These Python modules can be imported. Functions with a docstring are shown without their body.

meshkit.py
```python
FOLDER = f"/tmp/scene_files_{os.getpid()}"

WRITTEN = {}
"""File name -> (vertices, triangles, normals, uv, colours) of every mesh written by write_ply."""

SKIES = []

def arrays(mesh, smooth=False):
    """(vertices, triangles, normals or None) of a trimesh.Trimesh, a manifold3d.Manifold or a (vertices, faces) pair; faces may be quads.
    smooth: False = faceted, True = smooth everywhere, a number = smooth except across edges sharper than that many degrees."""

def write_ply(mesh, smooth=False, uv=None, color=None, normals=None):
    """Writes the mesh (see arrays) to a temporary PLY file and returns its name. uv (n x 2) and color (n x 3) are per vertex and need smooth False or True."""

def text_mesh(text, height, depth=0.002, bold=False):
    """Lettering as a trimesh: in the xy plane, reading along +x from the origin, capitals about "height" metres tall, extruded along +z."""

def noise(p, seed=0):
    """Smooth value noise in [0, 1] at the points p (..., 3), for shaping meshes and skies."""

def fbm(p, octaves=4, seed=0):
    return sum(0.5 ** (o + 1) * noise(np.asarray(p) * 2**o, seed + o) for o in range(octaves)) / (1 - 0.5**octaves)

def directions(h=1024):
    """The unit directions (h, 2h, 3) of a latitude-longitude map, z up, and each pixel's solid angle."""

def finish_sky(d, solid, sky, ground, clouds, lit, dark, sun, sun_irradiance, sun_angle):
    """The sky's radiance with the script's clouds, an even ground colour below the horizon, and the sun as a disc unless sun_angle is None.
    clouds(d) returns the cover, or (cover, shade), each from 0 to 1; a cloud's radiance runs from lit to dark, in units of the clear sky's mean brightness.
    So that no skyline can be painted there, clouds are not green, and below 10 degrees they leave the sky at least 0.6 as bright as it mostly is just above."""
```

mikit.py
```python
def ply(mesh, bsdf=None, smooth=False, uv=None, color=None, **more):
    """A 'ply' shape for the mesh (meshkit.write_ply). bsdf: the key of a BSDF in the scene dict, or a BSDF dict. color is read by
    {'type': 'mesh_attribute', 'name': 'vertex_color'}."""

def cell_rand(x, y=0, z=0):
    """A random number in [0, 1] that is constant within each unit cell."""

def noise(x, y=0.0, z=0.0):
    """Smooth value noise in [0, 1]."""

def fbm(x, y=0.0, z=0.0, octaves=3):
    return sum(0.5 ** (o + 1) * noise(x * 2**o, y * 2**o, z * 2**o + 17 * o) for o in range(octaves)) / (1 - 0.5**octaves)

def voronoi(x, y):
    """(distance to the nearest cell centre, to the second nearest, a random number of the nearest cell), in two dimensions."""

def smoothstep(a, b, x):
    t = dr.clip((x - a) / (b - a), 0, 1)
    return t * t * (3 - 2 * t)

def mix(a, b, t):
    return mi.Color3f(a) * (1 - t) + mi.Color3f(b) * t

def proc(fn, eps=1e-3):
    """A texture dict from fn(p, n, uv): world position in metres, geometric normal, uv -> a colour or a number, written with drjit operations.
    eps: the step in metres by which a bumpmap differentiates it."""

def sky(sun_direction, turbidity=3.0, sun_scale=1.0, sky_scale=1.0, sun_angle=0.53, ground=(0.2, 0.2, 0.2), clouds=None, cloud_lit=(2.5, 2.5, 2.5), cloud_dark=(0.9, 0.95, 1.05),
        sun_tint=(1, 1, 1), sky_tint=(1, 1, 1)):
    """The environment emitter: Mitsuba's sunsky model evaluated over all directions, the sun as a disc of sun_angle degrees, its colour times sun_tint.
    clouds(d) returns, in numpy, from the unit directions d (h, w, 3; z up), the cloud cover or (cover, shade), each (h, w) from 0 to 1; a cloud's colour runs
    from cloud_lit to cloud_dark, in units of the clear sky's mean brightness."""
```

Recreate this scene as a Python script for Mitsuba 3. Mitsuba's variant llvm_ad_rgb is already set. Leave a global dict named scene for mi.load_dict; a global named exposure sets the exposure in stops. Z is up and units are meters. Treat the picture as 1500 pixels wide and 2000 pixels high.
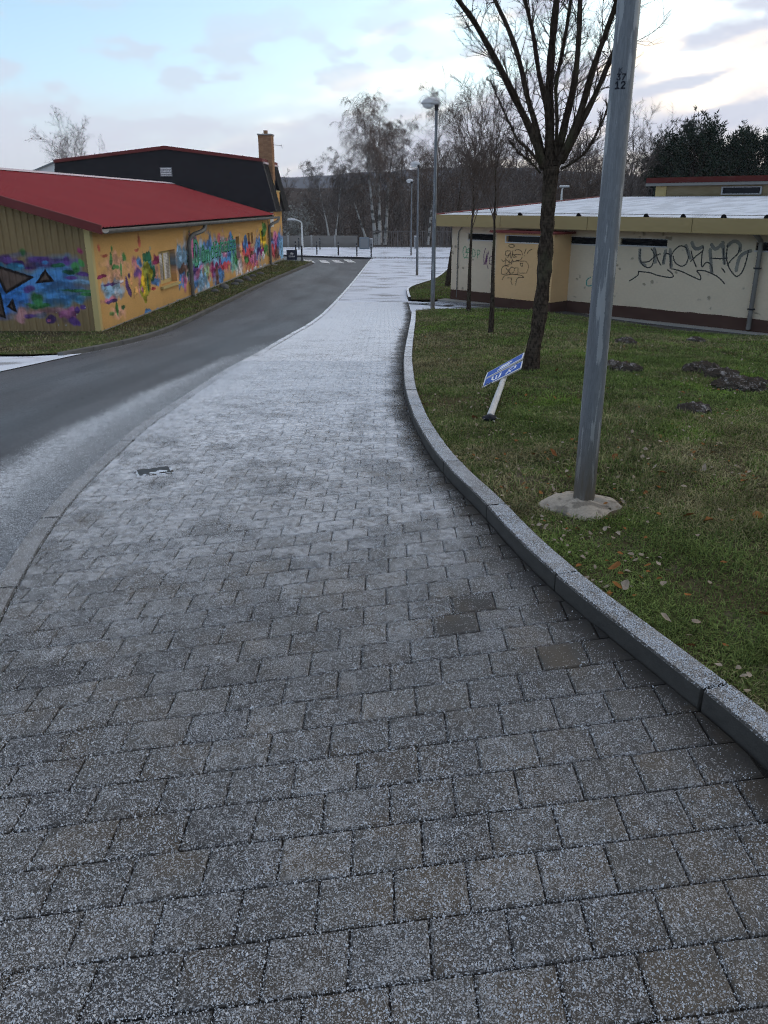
import math, random, numpy as np, trimesh, mitsuba as mi, mikit, meshkit, drjit as dr
from scipy.interpolate import PchipInterpolator as PI
from shapely.geometry import Polygon, LineString, box as sbox, Point
from shapely.ops import unary_union
from mikit import noise, fbm, voronoi, cell_rand, smoothstep, mix, proc
rng = np.random.default_rng(7)
scene, labels = {}, {}
T = mi.ScalarTransform4f

# ------------------------------------------------------------------ camera, sky, exposure
FPX, PITCH, EYE = 1600.0, math.atan(602 / 1600.0), 1.65      # focal length in pixels of the 1500 x 2000 photograph, tilt, eye height
CP, SP = math.cos(PITCH), math.sin(PITCH)
scene['camera'] = {'type': 'perspective', 'fov': math.degrees(2 * math.atan(750 / FPX)), 'fov_axis': 'x', 'near_clip': 0.05, 'far_clip': 4000.0,
                   'to_world': T().look_at(origin=[0, 0, EYE], target=[0, CP, EYE - SP], up=[0, SP, CP])}

def clouds(d):
    az = np.degrees(np.arctan2(d[..., 0], d[..., 1])); el = np.degrees(np.arcsin(np.clip(d[..., 2], -1, 1)))
    ss = lambda a, b, x: (lambda t: t * t * (3 - 2 * t))(np.clip((x - a) / (b - a), 0, 1))
    w = meshkit.fbm(d * 7 + 1.7, 4, 3)[..., None] - .5
    q = np.stack([d[..., 0] * 8, d[..., 1] * 8, d[..., 2] * 30 - d[..., 0] * 5.5], -1) + w * 1.6     # streaks that climb towards the right
    f = meshkit.fbm(q + 3.1, 7, 11)
    g = meshkit.fbm(q * np.array([.6, .6, .8]) + np.array([4.0, 7.3, 0]), 7, 5)
    h = meshkit.fbm(np.stack([d[..., 0] * 17, d[..., 1] * 17, d[..., 2] * 42], -1) + 9.7, 7, 23)
    band = ss(7.6, 3.6, el + 5.0 * (f - .5)) * (.70 + .3 * f)             # low lavender stratus all round the horizon
    puffs = ss(.52, .62, h) * ss(13, 8, el) * ss(2, 5, el) * .60            # small grey scraps
    bank = ss(-7, 7, az + 22 * (f - .5) - .15 * (el - 10)) * ss(120, 90, az) * ss(.37, .49, g) * .95      # the broken bank towards the sunset
    high = ss(.42, .62, f) * .75 * ss(13, 32, el)  # lit cloud added overhead, above the view, to brighten the ground
    cover = 1 - (1 - band) * (1 - puffs) * (1 - bank) * (1 - high)
    grey = ss(.40, .54, meshkit.fbm(q * np.array([.8, .8, 1.1]) + 21.3, 6, 31))
    shade = (band * (.95 - .35 * ss(2, 16, az) * ss(.45, .6, f)) + puffs + bank * grey + high * .45) / np.maximum(band + puffs + bank + high, 1e-3)
    return np.clip(cover, 0, 1), np.clip(shade, 0, 1)

exposure = 1.82
HAZE = 0.0003
scene['sky'] = mikit.sky((0.75, 0.60, 0.45), turbidity=4.5, sun_scale=0.0, sky_scale=2.0, clouds=clouds, cloud_lit=(2.6, 2.24, 1.84), cloud_dark=(1.12, 1.18, 1.40), sky_tint=(.90, .98, 1.0))

# ------------------------------------------------------------------ helpers
def at(u, v, Y):
    """The point at depth Y (metres north of the viewer) seen in the photograph at pixel (u, v)."""
    x, y = (u - 750) / FPX, (1000 - v) / FPX
    d = np.array([x, CP + y * SP, -SP + y * CP]); d = d * (Y / d[1])
    return np.array([d[0], Y, EYE + d[2]])

def num(key):
    if key not in scene and key not in labels and not any(k.startswith(key + '__') for k in scene): return key
    i = 1
    while f'{key}_{i:03d}' in scene or f'{key}_{i:03d}' in labels: i += 1
    return f'{key}_{i:03d}'
_cnt = {}
def part(parent, name):
    k = f'{parent}__{name}'; c = _cnt.get(k, 0); _cnt[k] = c + 1
    return k if c == 0 else f'{k}_{c:03d}'
def thing(name, label, cat, group=None):
    k = num(name); labels[k] = {'label': label, 'category': cat}
    if group: labels[k]['group'] = group
    return k
def struct(name, mesh, m, **kw):
    scene[name] = mikit.ply(mesh, m, **kw); labels[name] = {'kind': 'structure', 'label': STRUCT_LABELS.get(name, name.replace('_', ' '))}
def put(parent, name, mesh, m, label=None, kind=None, **kw):
    k = part(parent, name); scene[k] = mikit.ply(mesh, m, **kw)
    if label or kind:
        labels[k] = {}
        if label: labels[k]['label'] = label
        if kind: labels[k]['kind'] = kind
    return k
STRUCT_LABELS = {}

class MB:
    def __init__(s): s.v, s.f, s.u, s.n = [], [], [], 0
    def add(s, v, f, uv=None):
        v = np.asarray(v, float); f = np.asarray(f, int)
        if f.shape[1] == 4: f = np.vstack([f[:, [0, 1, 2]], f[:, [0, 2, 3]]])
        s.v.append(v); s.f.append(f + s.n); s.n += len(v)
        s.u.append(np.zeros((len(v), 2)) if uv is None else np.broadcast_to(np.asarray(uv, float), (len(v), 2)))
        return s
    def mesh(s): return (np.vstack(s.v), np.vstack(s.f))
    def uv(s): return np.vstack(s.u)

HEXF = np.array([[0, 3, 2, 1], [4, 5, 6, 7], [0, 1, 5, 4], [1, 2, 6, 5], [2, 3, 7, 6], [3, 0, 4, 7]])
def hexa(b, t): return np.vstack([b, t]), HEXF                       # bottom four corners counter-clockwise from above, top four
def bx(c, sz, rot=0.0):
    x, y, z = np.asarray(sz) / 2
    q = np.array([[-x, -y], [x, -y], [x, y], [-x, y]]); cs, sn = math.cos(rot), math.sin(rot)
    q = q @ np.array([[cs, sn], [-sn, cs]])
    return np.vstack([np.c_[q, [-z] * 4], np.c_[q, [z] * 4]]) + np.asarray(c), HEXF
def chamfer_box(sz, r=.01, c=(0, 0, 0)):
    x, y, z = np.asarray(sz, float) / 2
    pts = []
    for a in (-1, 1):
        for b in (-1, 1):
            for e in (-1, 1):
                pts += [[a * x, b * (y - r), e * (z - r)], [a * (x - r), b * y, e * (z - r)], [a * (x - r), b * (y - r), e * z]]
    m = trimesh.convex.convex_hull(np.array(pts)); return np.array(m.vertices) + np.asarray(c), np.array(m.faces)

def tubes(P, R, sides):
    """Many polylines (B, n, 3) with radii (B, n) as tapered tubes."""
    P = np.asarray(P, float); R = np.asarray(R, float); B, n = R.shape
    t = np.gradient(P, axis=1); t /= np.linalg.norm(t, axis=2, keepdims=True) + 1e-12
    m = t.mean(1, keepdims=True); ref = np.where(np.abs(m[..., 2:]) < .7, np.array([0, 0, 1.0]), np.array([1.0, 0, 0]))
    a = np.cross(t, np.broadcast_to(ref, t.shape)); a /= np.linalg.norm(a, axis=2, keepdims=True) + 1e-12
    b = np.cross(t, a); ang = np.arange(sides) * 2 * np.pi / sides
    v = P[:, :, None] + R[:, :, None, None] * (np.cos(ang)[:, None] * a[:, :, None] + np.sin(ang)[:, None] * b[:, :, None])
    i, j, k = np.meshgrid(np.arange(B), np.arange(n - 1), np.arange(sides), indexing='ij')
    o = i * n * sides; A = o + j * sides + k; Bq = o + j * sides + (k + 1) % sides; C = Bq + sides; D = A + sides
    f = np.vstack([np.stack([A, Bq, C], -1).reshape(-1, 3), np.stack([A, C, D], -1).reshape(-1, 3)])
    return v.reshape(-1, 3), f
def tube(pts, r, sides=12, cap=True):
    pts = np.asarray(pts, float); r = np.broadcast_to(np.asarray(r, float), (len(pts),))
    v, f = tubes(pts[None], r[None], sides)
    if cap:
        n0 = len(v); v = np.vstack([v, pts[:1], pts[-1:]]); k = np.arange(sides); e = (len(pts) - 1) * sides
        f = np.vstack([f, np.stack([np.full(sides, n0), (k + 1) % sides, k], 1), np.stack([np.full(sides, n0 + 1), e + k, e + (k + 1) % sides], 1)])
    return v, f
def lathe(prof, sides=24, c=(0, 0, 0)):
    m = trimesh.creation.revolve(np.asarray(prof, float), sections=sides); return np.array(m.vertices) + np.asarray(c), np.array(m.faces)
def curve(pts, n):
    pts = np.asarray(pts, float); s = np.r_[0, np.cumsum(np.linalg.norm(np.diff(pts, axis=0), axis=1))]
    return PI(s, pts)(np.linspace(0, s[-1], n))
def extrude(poly, h):
    gs = [g for g in getattr(poly, 'geoms', [poly]) if g.area > 1e-7]
    ms = [trimesh.creation.extrude_polygon(g, h, engine='earcut') for g in gs]
    m = trimesh.util.concatenate(ms); return np.array(m.vertices), np.array(m.faces)
def cat(*ms):
    mb = MB()
    for v, f in ms: mb.add(v, f)
    return mb.mesh()

# ------------------------------------------------------------------ terrain
_p = PI([-60, -5, 0, 3, 6, 10, 16, 23.7, 33, 43.4, 64, 80, 200], [0.3, 0.03, 0, 0, -.10, -.32, -.72, -1.18, -1.50, -1.75, -2.0, -2.05, -2.1])
_l = PI([-60, 0, 6, 12, 22, 53, 64, 80, 200], [0, -.2, -.45, -.92, -1.54, -1.60, -1.9, -2.05, -2.1])
_r = PI([-60, 0, 6, 10, 16, 20, 27.7, 43, 64, 80, 200], [.2, 0, -.12, -.45, -.95, -1.30, -1.32, -1.75, -2., -2.05, -2.1])
def ground(X, Y):
    X = np.asarray(X, float); Y = np.clip(np.asarray(Y, float), -60, 200)
    a = np.clip((-1.9 - X) / 5, 0, 1); b = np.clip((X - 2.2) / 5, 0, 1); b = b * b * (3 - 2 * b)
    return _p(Y) * (1 - a) * (1 - b) + _l(Y) * a + _r(Y) * b
def P2(pts):
    pts = np.array(pts); return PI(pts[:, 1], pts[:, 0], extrapolate=True)
foot_r = P2([(2.6, -3), (1.78, 0), (1.43, 1.2), (1.2, 2.11), (1.11, 2.41), (.94, 2.9), (.80, 3.31), (.66, 3.9), (.56, 4.5), (.44, 5.12), (.33, 5.97), (.25, 7.12), (.22, 8.53), (.25, 10.64), (.35, 13.39), (.55, 17.86), (.72, 22.14), (.76, 23.5)])
kerb_l = P2([(-.4, -3), (-1.0, 0), (-1.38, 1.5), (-1.62, 2.5), (-1.84, 3.57), (-1.95, 4.2), (-2.06, 5.16), (-2.11, 6.03), (-2.15, 6.99), (-2.13, 8.3), (-2.10, 10.3), (-1.98, 12.63), (-1.87, 15.92), (-1.76, 18.61), (-1.66, 25), (-1.55, 31.96), (-1.33, 44.23), (-.98, 58.59), (-.9, 60.6)])
road_w = P2([(-9, -3), (-8, 8), (-6.95, 14.5), (-6.62, 17.0), (-5.95, 18.9), (-5.56, 21.5), (-5.42, 25.3), (-5.3, 30), (-5.05, 38), (-4.65, 45.3), (-4.31, 52.1)])
edge_r = P2([(.76, 23.4), (.80, 28), (.84, 31.9), (2.43, 40.2), (4.0, 51.5), (6.5, 72), (7, 78)])
KW = .117
def lawn_z(X, Y): return ground(X, Y) + .048 + .045 * np.clip((X - foot_r(np.clip(Y, -3, 23.5)) - .12) / .8, 0, 1)

def strip(XL, XR, Ys, nx, zf, uv=None):
    Ys = np.asarray(Ys, float); t = np.linspace(0, 1, nx)
    xl = XL(Ys) if callable(XL) else np.full(len(Ys), float(XL)); xr = XR(Ys) if callable(XR) else np.full(len(Ys), float(XR))
    X = xl[:, None] * (1 - t) + xr[:, None] * t; Y = np.broadcast_to(Ys[:, None], X.shape)
    v = np.stack([X, Y, zf(X, Y)], -1).reshape(-1, 3)
    i, j = np.meshgrid(np.arange(len(Ys) - 1), np.arange(nx - 1), indexing='ij'); a = i * nx + j
    f = np.stack([a, a + 1, a + nx + 1, a + nx], -1).reshape(-1, 4); f = np.vstack([f[:, [0, 1, 2]], f[:, [0, 2, 3]]])
    return (v, f)

# ------------------------------------------------------------------ materials
def mat(key, color, rough=.8, spec=.3, two=True, **kw):
    c = color if isinstance(color, dict) else {'type': 'rgb', 'value': list(color)}
    b = {'type': 'principled', 'base_color': c, 'roughness': rough, 'specular': spec, **kw}
    scene[key] = {'type': 'twosided', 'b': b} if two else b
def dmat(key, color):
    c = color if isinstance(color, dict) else {'type': 'rgb', 'value': list(color)}
    scene[key] = {'type': 'twosided', 'b': {'type': 'diffuse', 'reflectance': c}}
FROST = (.70, .72, .755)
def speck(p, D, k=1.0):
    """Frost crumbs: round grains of two sizes in loose clusters, more of them where D is high, closing to a white film."""
    c = D * (.45 + 1.1 * fbm(p.x * 38 * k, p.y * 38 * k, p.z * 38, 2))
    d1, e1, r1 = voronoi(p.x * 165 * k, p.y * 165 * k); d2, e2, r2 = voronoi(p.x * 330 * k + 5, p.y * 330 * k)
    a = smoothstep(.52, .28, d1) * dr.select(r1 < c * .9, .35 + .65 * cell_rand(r1 * 9999), 0.0)
    b = smoothstep(.58, .32, d2) * dr.select(r2 < c * 1.15, .25 + .55 * cell_rand(r2 * 7777), 0.0)
    film = .04 * D + .90 * smoothstep(.46, 1.0, D)
    return 1 - (1 - a) * (1 - b) * (1 - film)

def f_paver(p, n, uv):
    tone = uv.x
    bare = dr.select(tone > 1.0, 1.0, 0.0); r = tone - dr.floor(tone)
    base = mix((.036, .036, .037), (.064, .060, .054), r) * (.72 + .5 * fbm(p.x * 9, p.y * 9, 0, 3)) * (.85 + .3 * noise(p.x * 260, p.y * 260))
    base = mix(base, base * mi.Color3f(1.16, 1.03, .88), smoothstep(.5, .7, fbm(p.x * 7, p.y * 7, 9.0, 3)))
    D = .40 + .27 * smoothstep(2.3, 4.5, p.y) + .20 * smoothstep(4.5, 11, p.y) + .20 * smoothstep(11, 22, p.y)
    zone = smoothstep(.15, .9, p.x + .10 * (p.y - 2.5)) * smoothstep(6.5, 4.5, p.y)                 # thinner frost on the trodden right side
    D = D * (1 - .26 * zone * (.4 + 1.2 * r)) * (.80 + .40 * fbm(p.x * 2.3, p.y * 2.3, 2.0, 3)) * (.86 + .28 * noise(p.x * 15, p.y * 15)) * (1 + (.28 * cell_rand(r * 999) - .14) * smoothstep(6, 3, p.y))
    D = D + .16 * smoothstep(.97, .8, n.z) * zone
    D = D * (1 - .30 * smoothstep(.55, .8, noise(p.x * 4.1 + 3, p.y * 4.1)) * smoothstep(14, 3, p.y))
    D = D * smoothstep(.02, .25, uv.y + .14 * (fbm(p.x * 6, p.y * 6, 5.0, 2) - .5))                  # the wet bare strip along the kerb
    D = D * (.72 + .56 * noise(p.x * 46, p.y * 46)) * (.88 + .24 * noise(p.x * 100, p.y * 100)) * (1 - .8 * bare)
    wet = smoothstep(.30, .08, uv.y)
    return mix(base * (1 - .45 * wet), FROST, speck(p, D) * (.46 + .46 * smoothstep(2.4, 7, p.y)))
mat('m_paver', proc(f_paver), .72, .35)
def f_joint(p, n, uv): return mix((.022, .021, .020), FROST, .8 * speck(p, .20 + .52 * smoothstep(2.6, 8, p.y) - .2 * smoothstep(.3, 0, uv.y)) * .8)
mat('m_joint', proc(f_joint), .9, .1)
def f_white_pave(p, n, uv):
    v = fbm(p.x * 1.1, p.y * 1.6, 0, 4)
    return mix((.34, .35, .37), (.72, .76, .84), smoothstep(.20, .60, v + .12 * noise(p.x * 30, p.y * 30)))
dmat('m_white_pave', proc(f_white_pave))
def f_kerb(p, n, uv):
    base = mix((.075, .072, .068), (.125, .118, .11), fbm(p.x * 14, p.y * 14, p.z * 14, 3)) * (.8 + .4 * noise(p.x * 240, p.y * 240, p.z * 240))
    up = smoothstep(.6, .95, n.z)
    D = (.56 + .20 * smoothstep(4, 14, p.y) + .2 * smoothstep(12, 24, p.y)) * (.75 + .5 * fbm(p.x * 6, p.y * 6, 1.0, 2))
    shade_damp = .45 * (1 - up) + .25 * (1 - up) * smoothstep(.09, .03, uv.y + .04 * fbm(p.x * 9, p.y * 9, 0, 3))  # upright faces painted darker for their shade, the foot also for damp
    return mix(base * (1 - shade_damp), FROST, speck(p, D * up * .95, .8) * (.52 + .40 * smoothstep(3, 12, p.y)))
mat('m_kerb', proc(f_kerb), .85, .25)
def f_vkerb(p, n, uv): return mix((.10, .098, .095), (.19, .185, .175), fbm(p.x * 5, p.y * 5, p.z * 9, 3))
dmat('m_verge_kerb', proc(f_vkerb))
def f_road(p, n, uv):
    g = .5 * noise(p.x * 130, p.y * 130) + .5 * noise(p.x * 48, p.y * 48)
    base = mix((.046, .047, .052), (.084, .084, .088), fbm(p.x * 1.6, p.y * .35, 0, 4)) * (.55 + .9 * g)
    base = base * (1 - .22 * smoothstep(.35, .1, dr.abs(dr.abs(uv.y - 2.1) - .8))) * (.90 + .2 * smoothstep(.45, .55, noise(p.x * 1.7 + 3, p.y * .5)))
    e1, e2, er = voronoi(p.x * .55 + .5 * fbm(p.x * 3, p.y * 3, 0, 3), p.y * .28 + .3 * fbm(p.x * 2, p.y * 2, 7, 3))
    base = base * (1 - .55 * smoothstep(.022, .006, e2 - e1) * dr.select(er < .5, 1.0, 0.0))
    D = smoothstep(1.5 - .055 * p.y, .1, uv.y + .45 * (fbm(p.x * 1.1, p.y * .7, 0, 3) - .5)) * smoothstep(19, 9, p.y) * .76
    D = smoothstep(.18, .5, D) * .62 * (.55 + .45 * smoothstep(.12, .5, uv.y)) + .30 * smoothstep(.28, .05, uv.x) * smoothstep(22, 16, p.y)
    return mix(base, FROST, speck(p, D * (.7 + .6 * noise(p.x * 40, p.y * 40)), .55) * .78)
mat('m_road', proc(f_road), proc(lambda p, n, uv: .42 + .3 * fbm(p.x * 1.3, p.y * .5, 4.0, 3)), .5)
dmat('m_stripe', proc(lambda p, n, uv: mix((.22, .22, .22), (.72, .72, .72), smoothstep(.25, .5, fbm(p.x * 3, p.y * 3, 0, 3)))))
def f_soil(p, n, uv):
    return mix(mix((.075, .062, .036), (.075, .098, .034), smoothstep(.35, .65, fbm(p.x * 1.3, p.y * 1.3, 0, 4))), (.10, .085, .06), smoothstep(.55, .8, fbm(p.x * 7, p.y * 7, 1.0, 3)))
dmat('m_lawn', proc(f_soil))
dmat('m_far_ground', proc(lambda p, n, uv: mix((.05, .045, .038), (.085, .075, .06), fbm(p.x * .2, p.y * .2, 0, 4))))
dmat('m_hill', proc(lambda p, n, uv: mix((.075, .082, .110), (.105, .11, .14), fbm(p.x * .05, p.y * .05, p.z * .2, 4))))
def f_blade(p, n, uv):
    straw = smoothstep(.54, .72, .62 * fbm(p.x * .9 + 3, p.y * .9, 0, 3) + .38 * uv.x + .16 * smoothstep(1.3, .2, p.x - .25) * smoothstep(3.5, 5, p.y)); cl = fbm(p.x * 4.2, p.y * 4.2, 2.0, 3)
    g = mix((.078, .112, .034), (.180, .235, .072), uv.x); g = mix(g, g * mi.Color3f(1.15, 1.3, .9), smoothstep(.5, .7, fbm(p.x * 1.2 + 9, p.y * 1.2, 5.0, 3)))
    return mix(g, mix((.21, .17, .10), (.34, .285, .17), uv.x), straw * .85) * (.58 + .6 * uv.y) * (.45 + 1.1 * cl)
scene['m_grass'] = {'type': 'twosided', 'b': {'type': 'diffuse', 'reflectance': proc(f_blade)}}
dmat('m_leaf', proc(lambda p, n, uv: dr.select(uv.x < .45, mix((.17, .065, .028), (.27, .125, .045), uv.x * 2.2), mix((.22, .17, .12), (.36, .30, .24), uv.x)) * (.7 + .5 * noise(p.x * 60, p.y * 60))))
dmat('m_earth', proc(lambda p, n, uv: mix((.055, .045, .037), (.36, .335, .325), smoothstep(.50, .74, .6 * fbm(p.x * 14, p.y * 14, p.z * 14, 3) + .4 * noise(p.x * 95, p.y * 95, p.z * 90)) * smoothstep(.0, .7, n.z) * .75)))
def f_galv(p, n, uv):
    a, b, r = voronoi(uv.x * 60, uv.y * 30)
    c = mix((.10, .108, .120), (.175, .183, .20), r * .5 + .5 * fbm(uv.x * 9, uv.y * 3, 0, 3))
    c = c * (.80 + .4 * fbm(uv.x * 9, uv.y * 2.6, 3.0, 4))
    c = mix(c, (.30, .31, .32), smoothstep(.60, .68, fbm(uv.x * 8 + 5, uv.y * 4.5, 1.0, 4)) * .75)
    c = c * 1.15; c = mix(c, (.10, .072, .042), smoothstep(.62, .0, uv.y) * (.45 + .5 * fbm(uv.x * 12, uv.y * 6, 8.0, 3)))
    return c
mat('m_galv', proc(f_galv), .5, .5, metallic=.35)
mat('m_pole_far', (.20, .205, .215), .5, .5, metallic=.3)
mat('m_lamp_head', (.55, .55, .56), .4, .5)
mat('m_lens', (.72, .74, .76), .15, .6)
mat('m_white_pole', (.62, .62, .6), .5, .4)
mat('m_concrete', proc(lambda p, n, uv: mix((.25, .22, .18), (.38, .335, .28), fbm(p.x * 9, p.y * 9, p.z * 9, 4)) * (.82 + .36 * noise(p.x * 120, p.y * 120, p.z * 120)) * (1 - .45 * smoothstep(.58, .72, fbm(p.x * 14, p.y * 14, 4.0, 3)))), .9, .2)
dmat('m_plinth', proc(lambda p, n, uv: mix((.24, .235, .22), (.36, .35, .33), fbm(p.x * 4, p.y * 4, p.z * 6, 4))))
def f_bark(p, n, uv):
    r = fbm(p.x * 60 + p.z * 4, p.y * 60, p.z * 24, 4)
    rings = fbm(p.x * 7, p.y * 7, p.z * 75, 3)
    c = mix((.026, .019, .015), (.070, .054, .042), smoothstep(.3, .7, r)) * (.55 + .9 * rings)
    return mix(c, (.10, .105, .06), smoothstep(.55, .75, fbm(p.x * 6, p.y * 6, p.z * 3, 3)) * .35)
scene['m_bark'] = {'type': 'twosided', 'b': {'type': 'bumpmap', 'arbitrary': {'type': 'proc', **{k: v for k, v in proc(lambda p, n, uv: .010 * fbm(p.x * 26 + p.z * 2, p.y * 26, p.z * 14, 3)).items() if k != 'type'}}, 'scale': 1.0, 'nested': {'type': 'diffuse', 'reflectance': proc(f_bark)}}}
dmat('m_twig', (.050, .036, .030))
dmat('m_twig_brown', (.105, .078, .066))
dmat('m_twig_pink', (.16, .115, .095))
dmat('m_twig_grey', (.135, .112, .104))
dmat('m_birch', proc(lambda p, n, uv: mix((.50, .48, .46), (.06, .055, .05), smoothstep(.52, .66, fbm(p.x * 1.5, p.y * 1.5, p.z * 2.2, 4)) * .9)))
dmat('m_pine', proc(lambda p, n, uv: mix((.012, .022, .018), (.034, .052, .034), uv.x)))
dmat('m_pale_leaf', proc(lambda p, n, uv: mix((.16, .15, .13), (.42, .42, .40), uv.x)))
dmat('m_dry_leaf', (.12, .07, .045))

# ------------------------------------------------------------------ ground, road, pavements
g = np.r_[np.arange(-30, 10, 1.0), np.arange(10, 90, 2.0), np.array([90, 100, 115, 130, 150, 180, 220, 300, 450, 700, 900])]
gx = np.r_[-900, -600, -300, -150, -80, -50, np.arange(-40, 41, 1.6), 50, 80, 150, 300, 600, 900]
GX, GY = np.meshgrid(gx, g); drop = np.clip((GY - 79) / 16, 0, 1) * 3.0
GZ = ground(GX, GY) - .13 - drop
v = np.stack([GX, GY, GZ], -1).reshape(-1, 3); ny, nx = GX.shape
i, j = np.meshgrid(np.arange(ny - 1), np.arange(nx - 1), indexing='ij'); a = (i * nx + j).ravel()
STRUCT_LABELS.update(ground='bare brownish ground under and around everything', road='dark damp asphalt road running down past the painted hall', pavement='block paving sprinkled with frost, sloping down to the crossing',
    lawn='lawn with autumn leaves and molehills right of the pavement', kerb_line='raised concrete kerb between pavement and lawn', road_kerb='flush frosted kerb between road and pavement', verge='narrow grass verge below the painted hall',
    verge_kerb='low grey kerb along the grass verge', plaza='frost-white pavement beyond the crossing', side_pavement='frosted driveway at the left edge', lawn_path='damp paved strip between lawn and low pavilion', corner_lawn='small green patch at the pavilion corner',
    hill='wooded ridge on the horizon', woodland_slope='dark slope behind the fence', corner_kerb='kerb round the small green patch')
struct('ground', (v, np.c_[a, a + 1, a + nx + 1, a + nx]), 'm_far_ground')
yy = np.r_[np.arange(-3, 24, .25), np.arange(24, 62.1, .5)]
def road_l(Y): return road_w(np.minimum(Y, 52.1))
rv, rf = strip(road_l, lambda Y: kerb_l(np.minimum(Y, 60.6)), np.r_[np.arange(-3, 24, .25), np.arange(24, 60.7, .5)], 22, lambda X, Y: ground(X, Y) - .035)
ruv = np.c_[rv[:, 0] - road_l(rv[:, 1]), kerb_l(np.minimum(rv[:, 1], 60.6)) - rv[:, 0]]
tv, tf = strip(-40, lambda Y: road_l(Y) * 1.0 + .0, np.arange(53.0, 61.01, .5), 30, lambda X, Y: ground(X, Y) - .035)
mbr = MB().add(rv, rf, ruv).add(tv, tf, (5, 5))
struct('road', mbr.mesh(), 'm_road', smooth=True, uv=mbr.uv())
_R, _L = np.array([9.264, 20.0]), np.array([2.1796, 27.66]); PWx, PWy = (_L - _R) / np.linalg.norm(_L - _R); PR_ = _R + np.array([-PWy, PWx]) * 1.0
# the pavement bed under the blocks, and beyond the built blocks the frost-white surface
bedL = lambda Y: kerb_l(Y) + KW
bv, bf = strip(bedL, lambda Y: foot_r(np.minimum(Y, 23.5)), np.arange(-3, 23.6, .25), 14, lambda X, Y: ground(X, Y) - .012)
struct('pavement', (bv, bf), 'm_joint', smooth=True, uv=np.c_[np.zeros(len(bv)), foot_r(np.minimum(bv[:, 1], 23.5)) - bv[:, 0]])
pv4 = strip(edge_r, lambda Y: np.minimum(PR_[0] + (Y - PR_[1]) / PWy * PWx, 6.0), np.arange(23.2, 27.9, .3), 8, lambda X, Y: ground(X, Y) - .006)
pv1 = strip(bedL, edge_r, np.arange(23.5, 60.6, .5), 12, lambda X, Y: ground(X, Y) - .004)
pv2 = strip(-40, lambda Y: edge_r(Y) + 2, np.arange(61.0, 77.1, .8), 40, lambda X, Y: ground(X, Y) + .05)
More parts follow.
